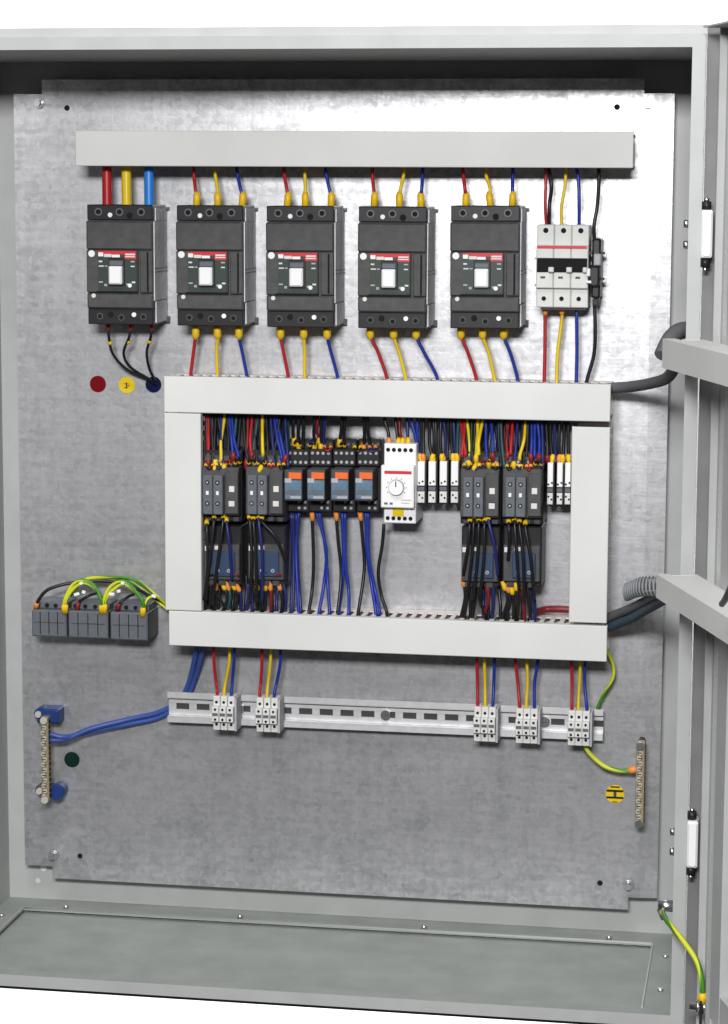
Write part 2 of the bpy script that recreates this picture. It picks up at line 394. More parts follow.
zt3 = at(387, 618.5, DY).z; zb3 = at(387, 653.5, DY).z; xl3 = at(169, 640, DY).x; xr3 = at(607, 640, DY).x
duct_w(xl3, xr3, zb3, zt3, 'horizontal pale grey wiring duct just above the steel terminal rail', False, g)
xi = at(201, 500, DY).x; duct_w(xl, xi, zt3+.0008, zb_-.0008, 'upright pale grey wiring duct left of the contactors', True, g)
xa, xb = at(570.5, 520, DY).x, at(608.5, 520, DY).x
duct_w(xa, xb, zt3+.003, zb_-.006, 'upright pale grey wiring duct right of the contactors', True, g)
# ducts on the door
def door_duct(s0, z0, h_, label):
    t = thing('wiring_duct', H+dn*s0+Vector((0, 0, z0)), label, 'wiring duct', 'plain wiring ducts fixed across the door')
    def dv(mb, name):
        mb.v = [tuple(dn*a_+nn*o_+Vector((0, 0, c))) for a_, o_, c in mb.v]; mb.f = [tuple(reversed(f)) for f in mb.f]; mb.build(name, t)
    q = MB(); q.box(0, .70, .0565, .0580, 0, h_, 'duct'); q.box(0, .70, .046, .0564, h_-.0013, h_, 'duct'); q.box(0, .70, .046, .0564, 0, .0013, 'duct'); q.box(0, .0014, .021, .0563, .0014, h_-.0014, 'duct'); dv(q, 'duct_lid')
    q = MB(); q.box(0, .70, .0185, .020, .001, h_-.001, 'duct'); q.box(.0016, .70, .0201, .0560, h_-.003, h_-.0017, 'duct'); q.box(.0016, .70, .0201, .0560, .0017, .003, 'duct'); dv(q, 'duct_base')
    return t
za, zb4 = at(661, 367.5, -.29).z, at(663, 338.5, -.29).z
door_duct(.012, za, zb4-za, 'pale grey wiring duct crossing the upper half of the open door')
za, zb4 = at(657.5, 598, -.29).z, at(659, 574.5, -.29).z
door_duct(.008, za, zb4-za, 'pale grey wiring duct crossing the door lower down, ending beside the pale spiral hose')
# ---------------------------------------------------------------- moulded case breakers
U = 1/921.
MY = -.062
def q_(px, py, cx=120, cy=265): return ((px-cx)*U, (cy-py)*U)
def make_mccb(loc, label, group):
    t = thing('circuit_breaker', loc, label, 'circuit breaker', group)
    def X(px): return (px-120)*U
    def Z(py): return (265-py)*U
    m = MB(); m.box(X(86), X(152.5), MY+.004, -.0005, Z(307.8), Z(221.2), 'dark', .001)
    m.box(X(85.8), X(152.5), MY+.004, -.0006, Z(324), Z(308), 'dark2', .001); m.box(X(85.8), X(152.5), MY+.004, -.0006, Z(221), Z(206), 'dark2', .001)
    m.build('body', t)
    m = MB(); m.box(X(85.6), X(153), MY, MY+.0038, Z(250), Z(222), 'dark', .0016); m.box(X(86), X(153), MY, MY+.0038, Z(308), Z(293), 'dark', .0016)
    m.box(X(86), X(138), MY-.001, MY+.0038, Z(292.3), Z(250.6), 'dark', .001); m.box(X(140), X(153), MY+.0002, MY+.0038, Z(292.3), Z(250.6), 'dark', .001)
    m.box(X(147.2), X(149.0), MY-.0002, MY+.0004, Z(291), Z(252), 'hole')
    m.box(X(96), X(138), MY-.0013, MY-.0008, Z(291.8), Z(290.6), 'hole')
    m.build('front_cover', t)
    m = MB(); m.box(X(98), X(137), MY-.0018, MY-.0009, Z(289.5), Z(251.0), 'label')
    m.box(X(98), X(137), MY-.0022, MY-.0017, Z(254.6), Z(251.2), 'red'); m.box(X(125), X(137), MY-.0021, MY-.0017, Z(259), Z(254.7), 'red')
    for (a0, b0, c0, d0, mm) in ((98.6, 252.8, 103.6, 256.6, 'white'), (104.4, 254.2, 112, 257.2, 'offwhite'), (112.4, 254.8, 120.5, 257.4, 'white'), (126, 253.6, 136, 255.2, 'offwhite'), (126, 256, 136, 257.2, 'offwhite'),
                     (99, 260.8, 102.5, 262.4, 'offwhite'), (99, 265.6, 104, 266.8, 'offwhite'), (105, 265.6, 108, 266.8, 'side'), (131.5, 260.8, 135.5, 262.2, 'side'), (131.5, 265.6, 135.5, 266.8, 'offwhite'),
                     (99, 281.2, 103, 282.6, 'side'), (104.5, 283.6, 107.2, 286, 'side'), (127, 283, 131.5, 285, 'side'), (132.5, 281, 136, 282.6, 'offwhite')):
        m.box(X(a0), X(c0), MY-.0026, MY-.0016, Z(d0), Z(b0), mm)
    m.cyl((X(130.5), Z(285)), .0022, MY-.0030, MY-.0012, 'white')
    m.build('rating_label', t)
    m = MB(); m.box(X(109), X(125.5), MY-.0024, MY-.0010, Z(286), Z(258), 'dark2', .0006); m.box(X(110.4), X(123.8), MY-.0095, MY-.002, Z(283.8), Z(266), 'white', .0016)
    m.box(X(110), X(124), MY-.0050, MY-.002, Z(265.6), Z(260.5), 'mid', .0008)
    m.build('toggle', t)
    m = MB(); m.cyl((X(91.6), Z(254)), .0036, MY-.0022, MY-.0008, 'white', 18); m.build('test_button', t)
    m = MB(); m.cyl((X(93), Z(295.5)), .0023, MY-.0012, MY+.001, 'offwhite', 14); m.build('cover_screw', t)
    for (px, py, r, mm) in ((97.5, 213, .0042, 'h'), (119, 213, .0042, 'h'), (141, 213, .0042, 'h'), (98, 316, .0036, 'h'), (120, 317, .0036, 'h'), (142.5, 316, .0036, 'h')):
        m = MB(); m.cyl((X(px), Z(py)), r, MY+.0032, MY+.0050, 'dark' if py > 300 else 'mid', 16); m.cyl((X(px), Z(py)), r*.66, MY+.0030, MY+.0044, 'hole', 14)
        m.build('terminal_hole', t)
    m = MB(); m.cyl((X(109.5), Z(216)), .0025, MY+.0028, MY+.0050, 'white', 12); m.cyl((X(133), Z(314)), .0025, MY+.0028, MY+.0050, 'white', 12)
    m.cyl((X(129.3), Z(216.5)), .0034, MY+.0030, MY+.0050, 'hole', 12); m.cyl((X(109), Z(314)), .0032, MY+.0030, MY+.0050, 'hole', 12)
    m.build('cover_screw', t)
    # right flank seen from the camera
    m = MB(); xs = X(152.8)
    m.box(xs, xs+.0012, MY+.006, -.004, Z(300), Z(222), 'flank'); m.box(xs, xs+.0013, MY+.012, -.002, Z(221.6), Z(209), 'flank'); m.box(xs, xs+.0013, MY+.012, -.002, Z(322), Z(301), 'flank')
    for zz in (268, 271.5): m.box(xs+.0008, xs+.0016, MY+.006, -.002, Z(zz+.7), Z(zz), 'dark')
    for yy in (-.018, -.022, -.034): m.box(xs+.0008, xs+.0016, yy, yy+.0008, Z(267), Z(212), 'mid')
    m.box(xs, xs+.004, -.008, -.001, Z(324), Z(318), 'dark'); m.box(xs, xs+.004, -.008, -.001, Z(211), Z(208.5), 'mid')
    m.build('side_panel', t)
    return t
g = 'moulded case circuit breakers in the top row'
mc = [(120, 265), (210, 266), (300.3, 267), (392.5, 268), (485.3, 267.5)]
lb = ['charcoal moulded case breaker at the far left, fed by thick red, yellow and blue cables', 'charcoal moulded case breaker second from the left, right of the one with thick cables',
      'charcoal moulded case breaker in the middle of the row of five', 'charcoal moulded case breaker fourth from the left', 'charcoal moulded case breaker next to the pale miniature breaker']
MC0 = None
for i, (px, py) in enumerate(mc):
    p = at(px, py, MY); p.y = 0
    if i == 0: MC0 = make_mccb(p, lb[0], g)
    else: q = dup(MC0, p, lb[i], g); q.rotation_euler = (0, random.uniform(-.005, .005), 0)
# ---------------------------------------------------------------- miniature breaker
def rail(px0, px1, py, label, z=None, half=.0175, off=.0003):
    a, b_ = at(px0, py, -.009-off), at(px1, py, -.009-off); z = at((px0+px1)/2, py, -.009).z if z is None else z
    L = b_.x-a.x; t = thing('din_rail', (a.x, -off, z), label, 'mounting rail', 'steel mounting rails')
    m = MB(); m.box(0, L, -.0095, -.0085, half-.006, half, 'rail'); m.box(0, L, -.0095, -.0085, -half, -half+.006, 'rail')
    m.box(0, L, -.0095, -.0012, half-.007, half-.0061, 'rail'); m.box(0, L, -.0095, -.0012, -half+.0061, -half+.007, 'rail')
    # web with real slots
    zz = half-.0072
    m.box(0, L, -.0022, -.0012, .0035, zz, 'rail'); m.box(0, L, -.0022, -.0012, -zz, -.0035, 'rail')
    x = 0; pitch = .0233; 
    while x < L:
        x1 = min(x+.0085, L); m.box(x, x1, -.0022, -.0012, -.0034, .0034, 'rail')
        x += pitch
    m.box(0, L, -.0011, -.0002, -zz, zz, 'slot_shade_spacer')  # added backing strip, shadow inside the slots put into its dark colour
    m.build('rail_profile', t)
    return t
pr = at(562, 268, -.009)
rail(534, 606, 268, 'short steel mounting rail behind the pale miniature breaker')
t = thing('miniature_breaker', Vector((at(562, 267, -.05).x, 0, at(562, 267, -.05).z)), 'pale grey three pole miniature breaker at the right end of the top row', 'circuit breaker')
U2 = 1/915.
def X(px): return (px-561.5)*U2
def Z(py): return (267-py)*U2
m = MB()
for k_ in range(3):
    x0, x1 = 536.6+k_*16.7, 536.6+(k_+1)*16.7-.3
    m.box(X(x0), X(x1), -.044, -.0098, Z(306), Z(227), 'offwhite', .001)
    m.box(X(x0), X(x1), -.050, -.0442, Z(287.5), Z(246), 'offwhite', .001)
m.build('body', t)
m = MB(); m.box(X(538), X(585), -.0503, -.0498, Z(259), Z(258.4), 'mid'); m.box(X(537.5), X(585), -.0506, -.0495, Z(249.6), Z(246.8), 'red'); m.build('red_stripe', t)
m = MB(); m.box(X(537.5), X(585.5), -.0512, -.0497, Z(272), Z(258.8), 'hole'); m.build('toggle_window', t)
for px in (551.5, 568.7, 584.3):
    m = MB(); m.box(X(px-2.6), X(px+2.6 if px < 580 else px+1.5), -.057, -.0513, Z(272), Z(267), 'offwhite', .001); m.build('toggle', t)
for px in (545, 562, 578.5):
    m = MB(); m.cyl((X(px), Z(232.5)), .0028, -.0446, -.0435, 'hole', 12); m.build('terminal_hole', t)
    m = MB(); m.cyl((X(px-1), Z(297.5)), .0024, -.0446, -.0435, 'hole', 12); m.build('terminal_hole', t)
    m = MB(); m.box(X(px-4), X(px+.5), -.0506, -.0497, Z(278), Z(276), 'dark'); m.build('position_mark', t)
m = MB(); m.box(X(541), X(583), -.040, -.012, Z(308.5), Z(306.1), 'dark2'); m.build('terminal_shield', t)
t = thing('fuse_holder', Vector((at(596, 268, -.05).x, 0, at(596, 268, -.05).z)), 'narrow black fuse holder right beside the pale miniature breaker', 'fuse holder')
def X(px): return (px-596)*U2
def Z(py): return (268-py)*U2
m = MB(); m.box(X(591.5), X(600), -.046, -.0098, Z(297), Z(240), 'dark2', .002); m.box(X(589.5), X(599.5), -.052, -.044, Z(286), Z(266), 'dark2', .002)
m.box(X(587.5), X(603.5), -.040, -.034, Z(255.5), Z(252.8), 'dark2'); m.box(X(587.5), X(603.5), -.040, -.034, Z(280), Z(277.5), 'dark2'); m.box(X(592.5), X(598.5), -.043, -.012, Z(305), Z(297.2), 'dark', .002); m.build('body', t)
m = MB(); m.box(X(594), X(600.5), -.0535, -.045, Z(265.5), Z(254.5), 'side', .001); m.box(X(586.8), X(590.8), -.0535, -.048, Z(276), Z(268.5), 'white', .001); m.box(X(586.8), X(592), -.0535, -.048, Z(282.5), Z(280), 'white', .0005); m.build('clip', t)
# ---------------------------------------------------------------- bottom rail with terminals
zr = at(385, 716, -.018).z
br = rail(167.5, 603, 716, 'long slotted steel mounting rail with five clusters of terminals below the ducts', z=zr, half=.0172, off=.009)
for x_ in (.01, .22, .43):
    m = MB(); m.cyl((x_, 0), .005, .0001, .0088, 'steel', 10); m.build('standoff', br)
for (px, py) in ((241, 709.5), (387, 715.5), (545.5, 718)):
    p = at(px, py, -.004); m = MB(); m.cyl((0, 0), .0055, -.0065, -.0026, 'steel', 12, .0058); m.box(-.0035, .0035, -.0067, -.0062, -.0005, .0005, 'dark')
    o = m.build('rail_screw', br); o.location = (p.x-br.location.x, .0003, 0)
TB = None
U3 = 1/905.
def make_tb(loc, label, group):
    t = thing('terminal_block', loc, label, 'terminal block', group); m = MB()
    m.box(-.0038, .0038, -.030, -.0097, -.0190, .0190, 'offwhite', .0006); m.box(-.0038, .0038, -.037, -.0302, -.0085, .0085, 'offwhite', .0006); m.build('body', t)
    for sg in (-1, 1):
        m = MB(); m.cyl((0, sg*.0125), .0016, -.0306, -.0298, 'hole', 10); m.build('terminal_hole', t)
        m = MB(); m.cyl((0, sg*.0056), .0014, -.0376, -.0368, 'hole', 10); m.build('terminal_hole', t)
    m = MB(); m.box(-.0030, .0030, -.0375, -.0368, -.0016, .0016, 'mid'); m.build('marker_strip', t)
    return t
clus = [(224, 'leftmost'), (267.3, 'second from the left'), (485, 'middle'), (527, 'second from the right'), (579, 'rightmost')]
nm = ['left', 'middle', 'right']
TZ = {}
for ci, (px, cn) in enumerate(clus):
    for k_ in range(3):
        p = at(px+(k_-1)*7.3, 716, -.038); loc = Vector((p.x, -.0089, zr))
        lab = '%s pale terminal block in the %s cluster on the slotted rail' % (nm[k_], cn); gg = 'pale terminal blocks on the slotted rail'
        if TB is None: TB = make_tb(loc, lab, gg)
        else: dup(TB, loc, lab, gg)
    p = at(px+12.5, 716, -.038); m = MB(); m.box(-.0011, .0011, -.034, -.0097, -.0185, .0185, 'side'); o = m.build('end_plate'); o.location = (p.x, -.0089, zr)
    tag(o, 'thin grey end plate closing the %s terminal cluster on the slotted rail' % cn, 'end plate', 'end plates of the terminal clusters')
    e = at(px, 716, -.03).x
# wires falling into the clusters
def dz(px, z, Y):  # pixel row of a world height
    lo, hi = 0, 1024
    for _ in range(30):
        mid_ = (lo+hi)/2
        if at(px, mid_, Y).z > z: lo = mid_
        else: hi = mid_
    return lo
gg = 'coloured wires dropping to the slotted rail'
tops = [((214, 'red'), (229, 'yellow'), (234.5, 'blue')), ((261.5, 'red'), (270, 'yellow'), (280, 'blue')), ((477, 'red'), (485, 'yellow'), (495, 'blue')), ((515, 'red'), (527, 'yellow'), (537, 'blue')), ((571.5, 'red'), (579.5, 'yellow'), (584.5, 'blue'))]
for (px, cn), tt in zip(clus, tops):
    for k_, (tx, col) in enumerate(tt):
        ex = px+(k_-1)*7.3; ey = dz(ex, zr+.0165, -.032)
        wire([(tx, 640, -.03), (tx+.3, 660, -.03), (tx*.45+ex*.55, 682, -.028), (ex, ey-6, -.033), (ex, ey+2, -.031)], col, '%s wire dropping from the duct into the %s terminal cluster' % (col, cn), gg, .0018)
# ---------------------------------------------------------------- breaker wiring
ord_ = ['first', 'second', 'third', 'fourth', 'fifth']
MYt = -.036
tw = [((193.5, 196.5, 'red'), (214.5, 218, 'yellow'), (236, 242, 'blue')), ((283.5, 287, 'red'), (305, 305.5, 'yellow'), (324.5, 331, 'blue')),
      ((373, 374, 'red'), (404, 399.5, 'yellow'), (423, 421, 'blue')), ((462, 465.5, 'red'), (485.5, 490.5, 'yellow'), (513, 512, 'blue'))]
bw = [((196, 190, 'red'), (217, 217, 'yellow'), (239, 247, 'blue')), ((281, 287, 'red'), (304, 306, 'yellow'), (327, 337, 'blue')),
      ((370.5, 386, 'red'), (394, 406, 'yellow'), (416.5, 436, 'blue')), ((461, 476, 'red'), (483, 495, 'yellow'), (505, 517, 'blue'))]
for i in range(4):
    for (x0, x1, c) in tw[i]:
        wire([(x0, 160, -.03), (x0+(x1-x0)*.15, 174, -.031), (x0+(x1-x0)*.8, 188, MYt), (x1, 197, MYt), (x1, 208, MYt)], c, '%s wire running from the top duct down into the %s breaker' % (c, ord_[i+1]), 'wires between the top duct and the breakers', .0019, 'e', sw=2.1, sL=.0175)
    for (x0, x1, c) in bw[i]:
        wire([(x0, 324, MYt), (x0, 337, MYt), (x0*.6+x1*.4, 352, -.034), (x1, 376, -.03), (x1+1, 388, -.03)], c, '%s wire leaving the bottom of the %s breaker for the duct below' % (c, ord_[i+1]), 'wires between the breakers and the duct below', .0019, 's', sw=2.2, sL=.0165)
for (x, c, cn) in ((107, 'red', 'red'), (126.5, 'yellow', 'yellow'), (149, 'sky', 'bright blue')):
    P = smooth([at(x-.5, 158, -.034), at(x, 180, -.036), at(x+.3, 209, -.038)]); m = MB(); m.tube(P, .0053, 'w_'+c, 14); o = m.build('cable')
    tag(o, 'thick %s cable feeding the top of the first breaker' % cn, 'cable', 'thick supply cables of the first breaker')
for (pts, nm_) in (([(108, 322, -.036), (109, 338, -.036), (113, 354, -.03), (126, 369, -.02), (150, 380, -.008), (153, 383, -.001)], 'left'), ([(131.5, 322, -.036), (130, 337, -.036), (124.5, 353, -.03), (131, 367, -.02), (149, 379, -.008), (154, 384, -.001)], 'middle'),
                   ([(152.5, 322, -.036), (151, 337, -.036), (146, 352, -.028), (149, 368, -.015), (155, 380, -.005), (156, 385, -.001)], 'right')):
    o = wire(pts, 'black', '%s black wire curling from the first breaker to the dark disc beside the duct' % nm_, 'black wires under the first breaker', .0016, 's', sl='sleeve_r')
    P = [at(*p) for p in pts]; c = P[1].lerp(P[2], .3); d = (P[2]-P[1]).normalized()
    MB().tube([c-d*.0018, c+d*.0018], .0023, 'sleeve', 10).build('marker_ring', o)
wire([(545.5, 160, -.03), (546, 180, -.03), (546, 205, -.032), (546.5, 229, -.03)], 'red', 'red wire entering the left pole of the pale miniature breaker', 'wires above the miniature breaker', .0017)
wire([(547, 160, -.028), (551, 185, -.026), (549.5, 205, -.034), (549, 229, -.03)], 'black', 'black wire entering the left pole of the pale miniature breaker', 'wires above the miniature breaker', .002)
wire([(566, 160, -.03), (565, 185, -.03), (562, 208, -.032), (562, 229, -.03)], 'yellow', 'yellow wire entering the middle pole of the pale miniature breaker', 'wires above the miniature breaker', .0018)
wire([(575, 160, -.03), (578, 180, -.03), (579.5, 205, -.032), (579, 229, -.03)], 'blue', 'blue wire entering the right pole of the pale miniature breaker', 'wires above the miniature breaker', .0019)
wire([(599, 160, -.03), (599.5, 185, -.03), (597.5, 208, -.03), (595, 226, -.032), (594.5, 242, -.03)], 'black', 'black wire from the top duct into the narrow fuse holder', 'wires of the fuse holder', .002)
wire([(594.5, 302, -.03), (595.5, 330, -.03), (593.5, 355, -.03), (588, 380, -.03), (587, 388, -.03)], 'black', 'black wire hanging from the fuse holder to the duct below', 'wires of the fuse holder', .002)
for (x0, x1, c, n_) in ((545, 544, 'red', 'left'), (561.5, 556.5, 'yellow', 'middle'), (576.5, 576, 'blue', 'right')):
    wire([(x0, 306, -.028), (x0, 320, -.028), (x1+.5, 355, -.03), (x1, 390, -.03)], c, '%s wire hanging below the %s pole of the miniature breaker' % (c, n_), 'wires below the miniature breaker', .0019, 's' if c != 'blue' else '', sl='sleeve_o')
# ---------------------------------------------------------------- stickers
def disc(px, py, r, m_, label, marks=()):
    p = at(px, py, 0); m = MB(); m.cyl((p.x, p.z), r, -.0007, -.0003, m_, 28)
    for (a0, b0, c0, d0, mm) in marks: m.box(p.x+a0, p.x+c0, -.0010, -.0006, p.z+b0, p.z+d0, mm)
    o = m.build('marker_sticker'); tag(o, label, 'sticker', 'round marker stickers on the plate'); return o
disc(98, 384, .0092, 'dotred', 'round dark red sticker under the first breaker')
disc(127, 385, .0092, 'dotyel', 'round plain yellow sticker with a small dark symbol, between the red and navy ones', ((-.0035, .0008, .002, .0022, 'orange'), (-.001, -.003, .0003, .003, 'dark'), (.0003, -.0012, .0032, -.0002, 'dark'), (-.0028, -.0036, .001, -.0024, 'dark')))
disc(153.5, 384.5, .0090, 'dotblue', 'round navy sticker where three black wires end')
disc(72, 759.5, .0090, 'dotgreen', 'round dark green sticker beside the neutral bar')
p = at(615, 794, 0); m = MB(); m.cyl((p.x, p.z), .0102, -.0007, -.0003, 'dotyel', 28)
def chord(z0, z1, w0, mm='hole'): m.box(p.x-w0, p.x+w0, -.0010, -.0006, p.z+z0, p.z+z1, mm)
chord(.0073, .0088, .0050); chord(.0025, .0048, .0092); chord(-.0050, -.0028, .0092); m.box(p.x-.0016, p.x+.0016, -.0010, -.0006, p.z-.0028, p.z+.0025, 'dark'); chord(-.0092, -.0082, .003)
tag(m.build('earth_sticker'), 'round yellow sticker striped with black earth bars, beside the earth bar', 'sticker', 'round marker stickers on the plate')
# ---------------------------------------------------------------- inner frame: rails and devices
zr1 = at(387, 484, -.009).z
rail(203, 570, 484, 'steel mounting rail behind the contactors and relays inside the duct frame', z=zr1)
IY = -.078
Ui = 1/925.
def make_contactor(loc, label, group, swap=False):
    """front centre at loc; pixel frame 40 x 72"""
    t = thing('contactor', loc, label, 'contactor', group)
    def X(u): return (u-20)*Ui
    def Z(v): return (36-v)*Ui
    m = MB(); m.box(X(0), X(40), -.055, -.0098, Z(72), Z(0), 'dark2', .0015); m.box(X(1), X(39), -.066, -.0552, Z(64), Z(16), 'dark', .001)
    m.box(X(26), X(39), -.070, -.0662, Z(62), Z(20), 'dark', .0008); m.build('body', t)
    m = MB()
    for x0 in (5, 15.2): m.box(X(x0), X(x0+9.6), IY, -.0662, Z(62), Z(23), 'mid', .0008)
    m.build('auxiliary_block', t)
    for x0 in (9.5, 19.8):
        for v in (30, 51):
            m = MB(); m.cyl((X(x0), Z(v)), .0024, IY-.0004, IY+.0006, 'hole', 12); m.cyl((X(x0), Z(v)), .0012, IY-.0007, IY+.0002, 'side', 8); m.build('terminal_screw', t)
        m = MB(); m.box(X(x0-1.3), X(x0+1.5), IY-.0012, IY+.0003, Z(42.5), Z(38.6), 'white', .0004); m.build('indicator', t)
    m = MB(); m.box(X(30), X(35.5), -.0715, -.0698, Z(40), Z(34), 'offwhite', .0004); m.build('push_button', t)
    m = MB(); m.box(X(29.5), X(35.5), -.0712, -.0698, Z(54.5), Z(49), 'offwhite', .0004); m.build('rating_label', t)
    for j in range(4):
        x0 = 3+j*9.5
        m = MB(); m.box(X(x0), X(x0+6), -.0585, -.0548, Z(14), Z(5), 'dark', .0005); m.cyl((X(x0+3), Z(10)), .0016, -.0590, -.0580, 'steel', 8); m.build('terminal', t)
        m = MB(); m.box(X(x0), X(x0+6), -.0585, -.0548, Z(71), Z(66.5), 'dark', .0005); m.build('terminal', t)
    return t
def make_overload(loc, label, group):
    t = thing('overload_relay', loc, label, 'overload relay', group)
    def X(u): return (u-20)*Ui
    def Z(v): return (32-v)*Ui
    m = MB(); m.box(X(1), X(39), -.052, -.0105, Z(62), Z(2), 'dark2', .0015); m.box(X(2), X(38), -.060, -.0522, Z(56), Z(20), 'dark', .001); m.build('body', t)
    m = MB(); m.box(X(11), X(34), -.0635, -.0602, Z(52), Z(27), 'bluegrey', .0008); m.build('setting_panel', t)
    for x0 in (17, 28):
        m = MB(); m.cyl((X(x0), Z(46)), .0020, -.0648, -.0634, 'side', 10); m.cyl((X(x0), Z(46)), .0010, -.0651, -.0645, 'dark', 8); m.build('setting_dial', t)
    m = MB(); m.box(X(3), X(9), -.0615, -.0598, Z(27), Z(22), 'offwhite', .0003); m.box(X(13), X(19), -.0615, -.0598, Z(25.5), Z(21.5), 'offwhite', .0003); m.build('rating_label', t)
    for j in range(3): m = MB(); m.box(X(5+j*10.5), X(12+j*10.5), -.055, -.050, Z(62.4), Z(57), 'dark', .0005); m.build('terminal', t)
    return t
cont = [(222.5, 'leftmost of the four contactors'), (266.5, 'second contactor from the left'), (481, 'third contactor from the left'), (523, 'rightmost of the four contactors')]
gc, go = 'black contactors inside the duct frame', 'overload relays under the contactors'
c0 = o0 = None
for i, (px, d_) in enumerate(cont):
    p = at(px, 486+(i > 1)*2, -.055); loc = Vector((p.x, -.0002, p.z))
    lab = ['black contactor next to the left upright duct, leftmost of four', 'black contactor just left of the orange-labelled relays', 'black contactor right of the four pale terminal blocks', 'rightmost black contactor, beside three narrow pale terminals'][i]
    if c0 is None: c0 = make_contactor(loc, lab, gc)
    else: dup(c0, loc, lab, gc)
    p2 = at(px, 555+(i > 1)*1.5, -.052); loc2 = Vector((p.x, -.0002, p2.z))
    lab = ['overload relay under the leftmost contactor', 'overload relay under the second contactor from the left', 'overload relay under the third contactor from the left', 'overload relay under the rightmost contactor'][i]
    if o0 is None: o0 = make_overload(loc2, lab+', with a blue grey panel', go)
    else: dup(o0, loc2, lab+', with a blue grey panel', go)
# plug-in relays
def make_relay(loc, label, group):
    t = thing('plug_in_relay', loc, label, 'relay', group)
    def X(u): return (u-11.7)*Ui
    def Z(v): return (37-v)*Ui
    m = MB(); m.box(X(.2), X(23.2), -.030, -.0098, Z(75), Z(1), 'dark2', .001); m.box(X(.2), X(23.2), -.040, -.0302, Z(27), Z(10), 'dark2', .001); m.box(X(.2), X(23.2), -.040, -.0302, Z(73), Z(60), 'dark2', .001)
    for v, yy in ((6, -.0305), (14, -.0405), (23, -.0405)):
        for j in range(4): m.cyl((X(3.5+j*5.4), Z(v)), .0017, yy-.0003, yy+.001, 'side' if v > 6 else 'mid', 8)
    for v in (63, 69):
        for j in (0, 1): m.cyl((X(13+j*6), Z(v)), .0016, -.0412, -.0395, 'side', 8)
    m.build('relay_base', t)
    m = MB(); m.box(X(2.5), X(20.5), -.066, -.0302, Z(59), Z(28), 'dark', .001); m.build('body', t)
    m = MB(); m.box(X(7), X(20), -.0672, -.0658, Z(37), Z(30.5), 'orange', .0004); m.build('relay_lever', t)
    m = MB(); m.box(X(3.2), X(20), -.0668, -.0658, Z(57), Z(38.4), 'blueg2', .0004); m.box(X(3.2), X(10), -.0674, -.0664, Z(41), Z(36.5), 'side', .0002); m.box(X(4), X(19), -.0671, -.0665, Z(52.5), Z(48), 'mid', .0002); m.box(X(9), X(19.5), -.0671, -.0665, Z(56.5), Z(54), 'side'); m.build('relay_label', t)
    return t
r0 = None
for i, px in enumerate((299, 321.5, 345, 369)):
    p = at(px, 475.5, -.035); lab = ['black plug-in relay with orange lever, leftmost of four beside the second contactor', 'second plug-in relay with orange lever from the left', 'third plug-in relay with orange lever from the left', 'rightmost plug-in relay with orange lever, touching the white timer'][i]
    loc = Vector((p.x, -.0002, p.z))
    if r0 is None: r0 = make_relay(loc, lab, 'plug-in relays with orange levers')
    else: dup(r0, loc, lab, 'plug-in relays with orange levers')
# timer
p = at(398.5, 484.5, -.065); t = thing('time_relay', Vector((p.x, -.0002, p.z)), 'white time relay with a round dial, red stripe and yellow label', 'timer')
def X(px): return (px-398.5)*Ui
def Z(py): return (484.5-py)*Ui
m = MB(); m.box(X(383), X(415), -.058, -.0098, Z(524), Z(445), 'white', .001); m.box(X(381.5), X(414.5), -.069, -.0582, Z(507.5), Z(465.5), 'white', .0012); m.build('body', t)
m = MB(); m.box(X(385), X(412), -.0696, -.0686, Z(473.6), Z(470.6), 'red', .0002); m.build('red_stripe', t)
m = MB(); m.cyl((X(397), Z(487)), .0085, -.0715, -.0688, 'side', 26, .0088); m.cyl((X(397), Z(487)), .0076, -.0735, -.0714, 'white', 26, .0079); m.box(X(396.4), X(397.6), -.0739, -.0733, Z(486), Z(480.5), 'mid'); m.build('dial', t)
m = MB(); m.box(X(392), X(403), -.0590, -.0578, Z(517), Z(508.8), 'dotyel'); m.build('yellow_label', t)
m = MB()
for k_ in range(9):
    a_ = PI*(.85+1.3*k_/8+.0); 
    ang = math.radians(210-30*k_); x_, z_ = X(397)+.0105*math.cos(ang), Z(487)+.0105*math.sin(ang); m.box(x_-.0005, x_+.0005, -.0695, -.0688, z_-.0005, z_+.0005, 'mid')
m.box(X(385), X(388.5), -.0696, -.0688, Z(504), Z(502), 'mid'); m.box(X(390.5), X(393.5), -.0696, -.0688, Z(504), Z(502), 'mid'); m.box(X(402), X(412), -.0695, -.0688, Z(499.5), Z(498.8), 'side'); m.box(X(402), X(410), -.0695, -.0688, Z(502.5), Z(501.8), 'side')
m.build('printed_marks', t)
for row in (451, 519):
    for j in range(5):
        m = MB(); m.cyl((X(387+j*5.7), Z(row)), .0022, -.0586, -.0575, 'hole', 12); m.build('terminal_hole', t)
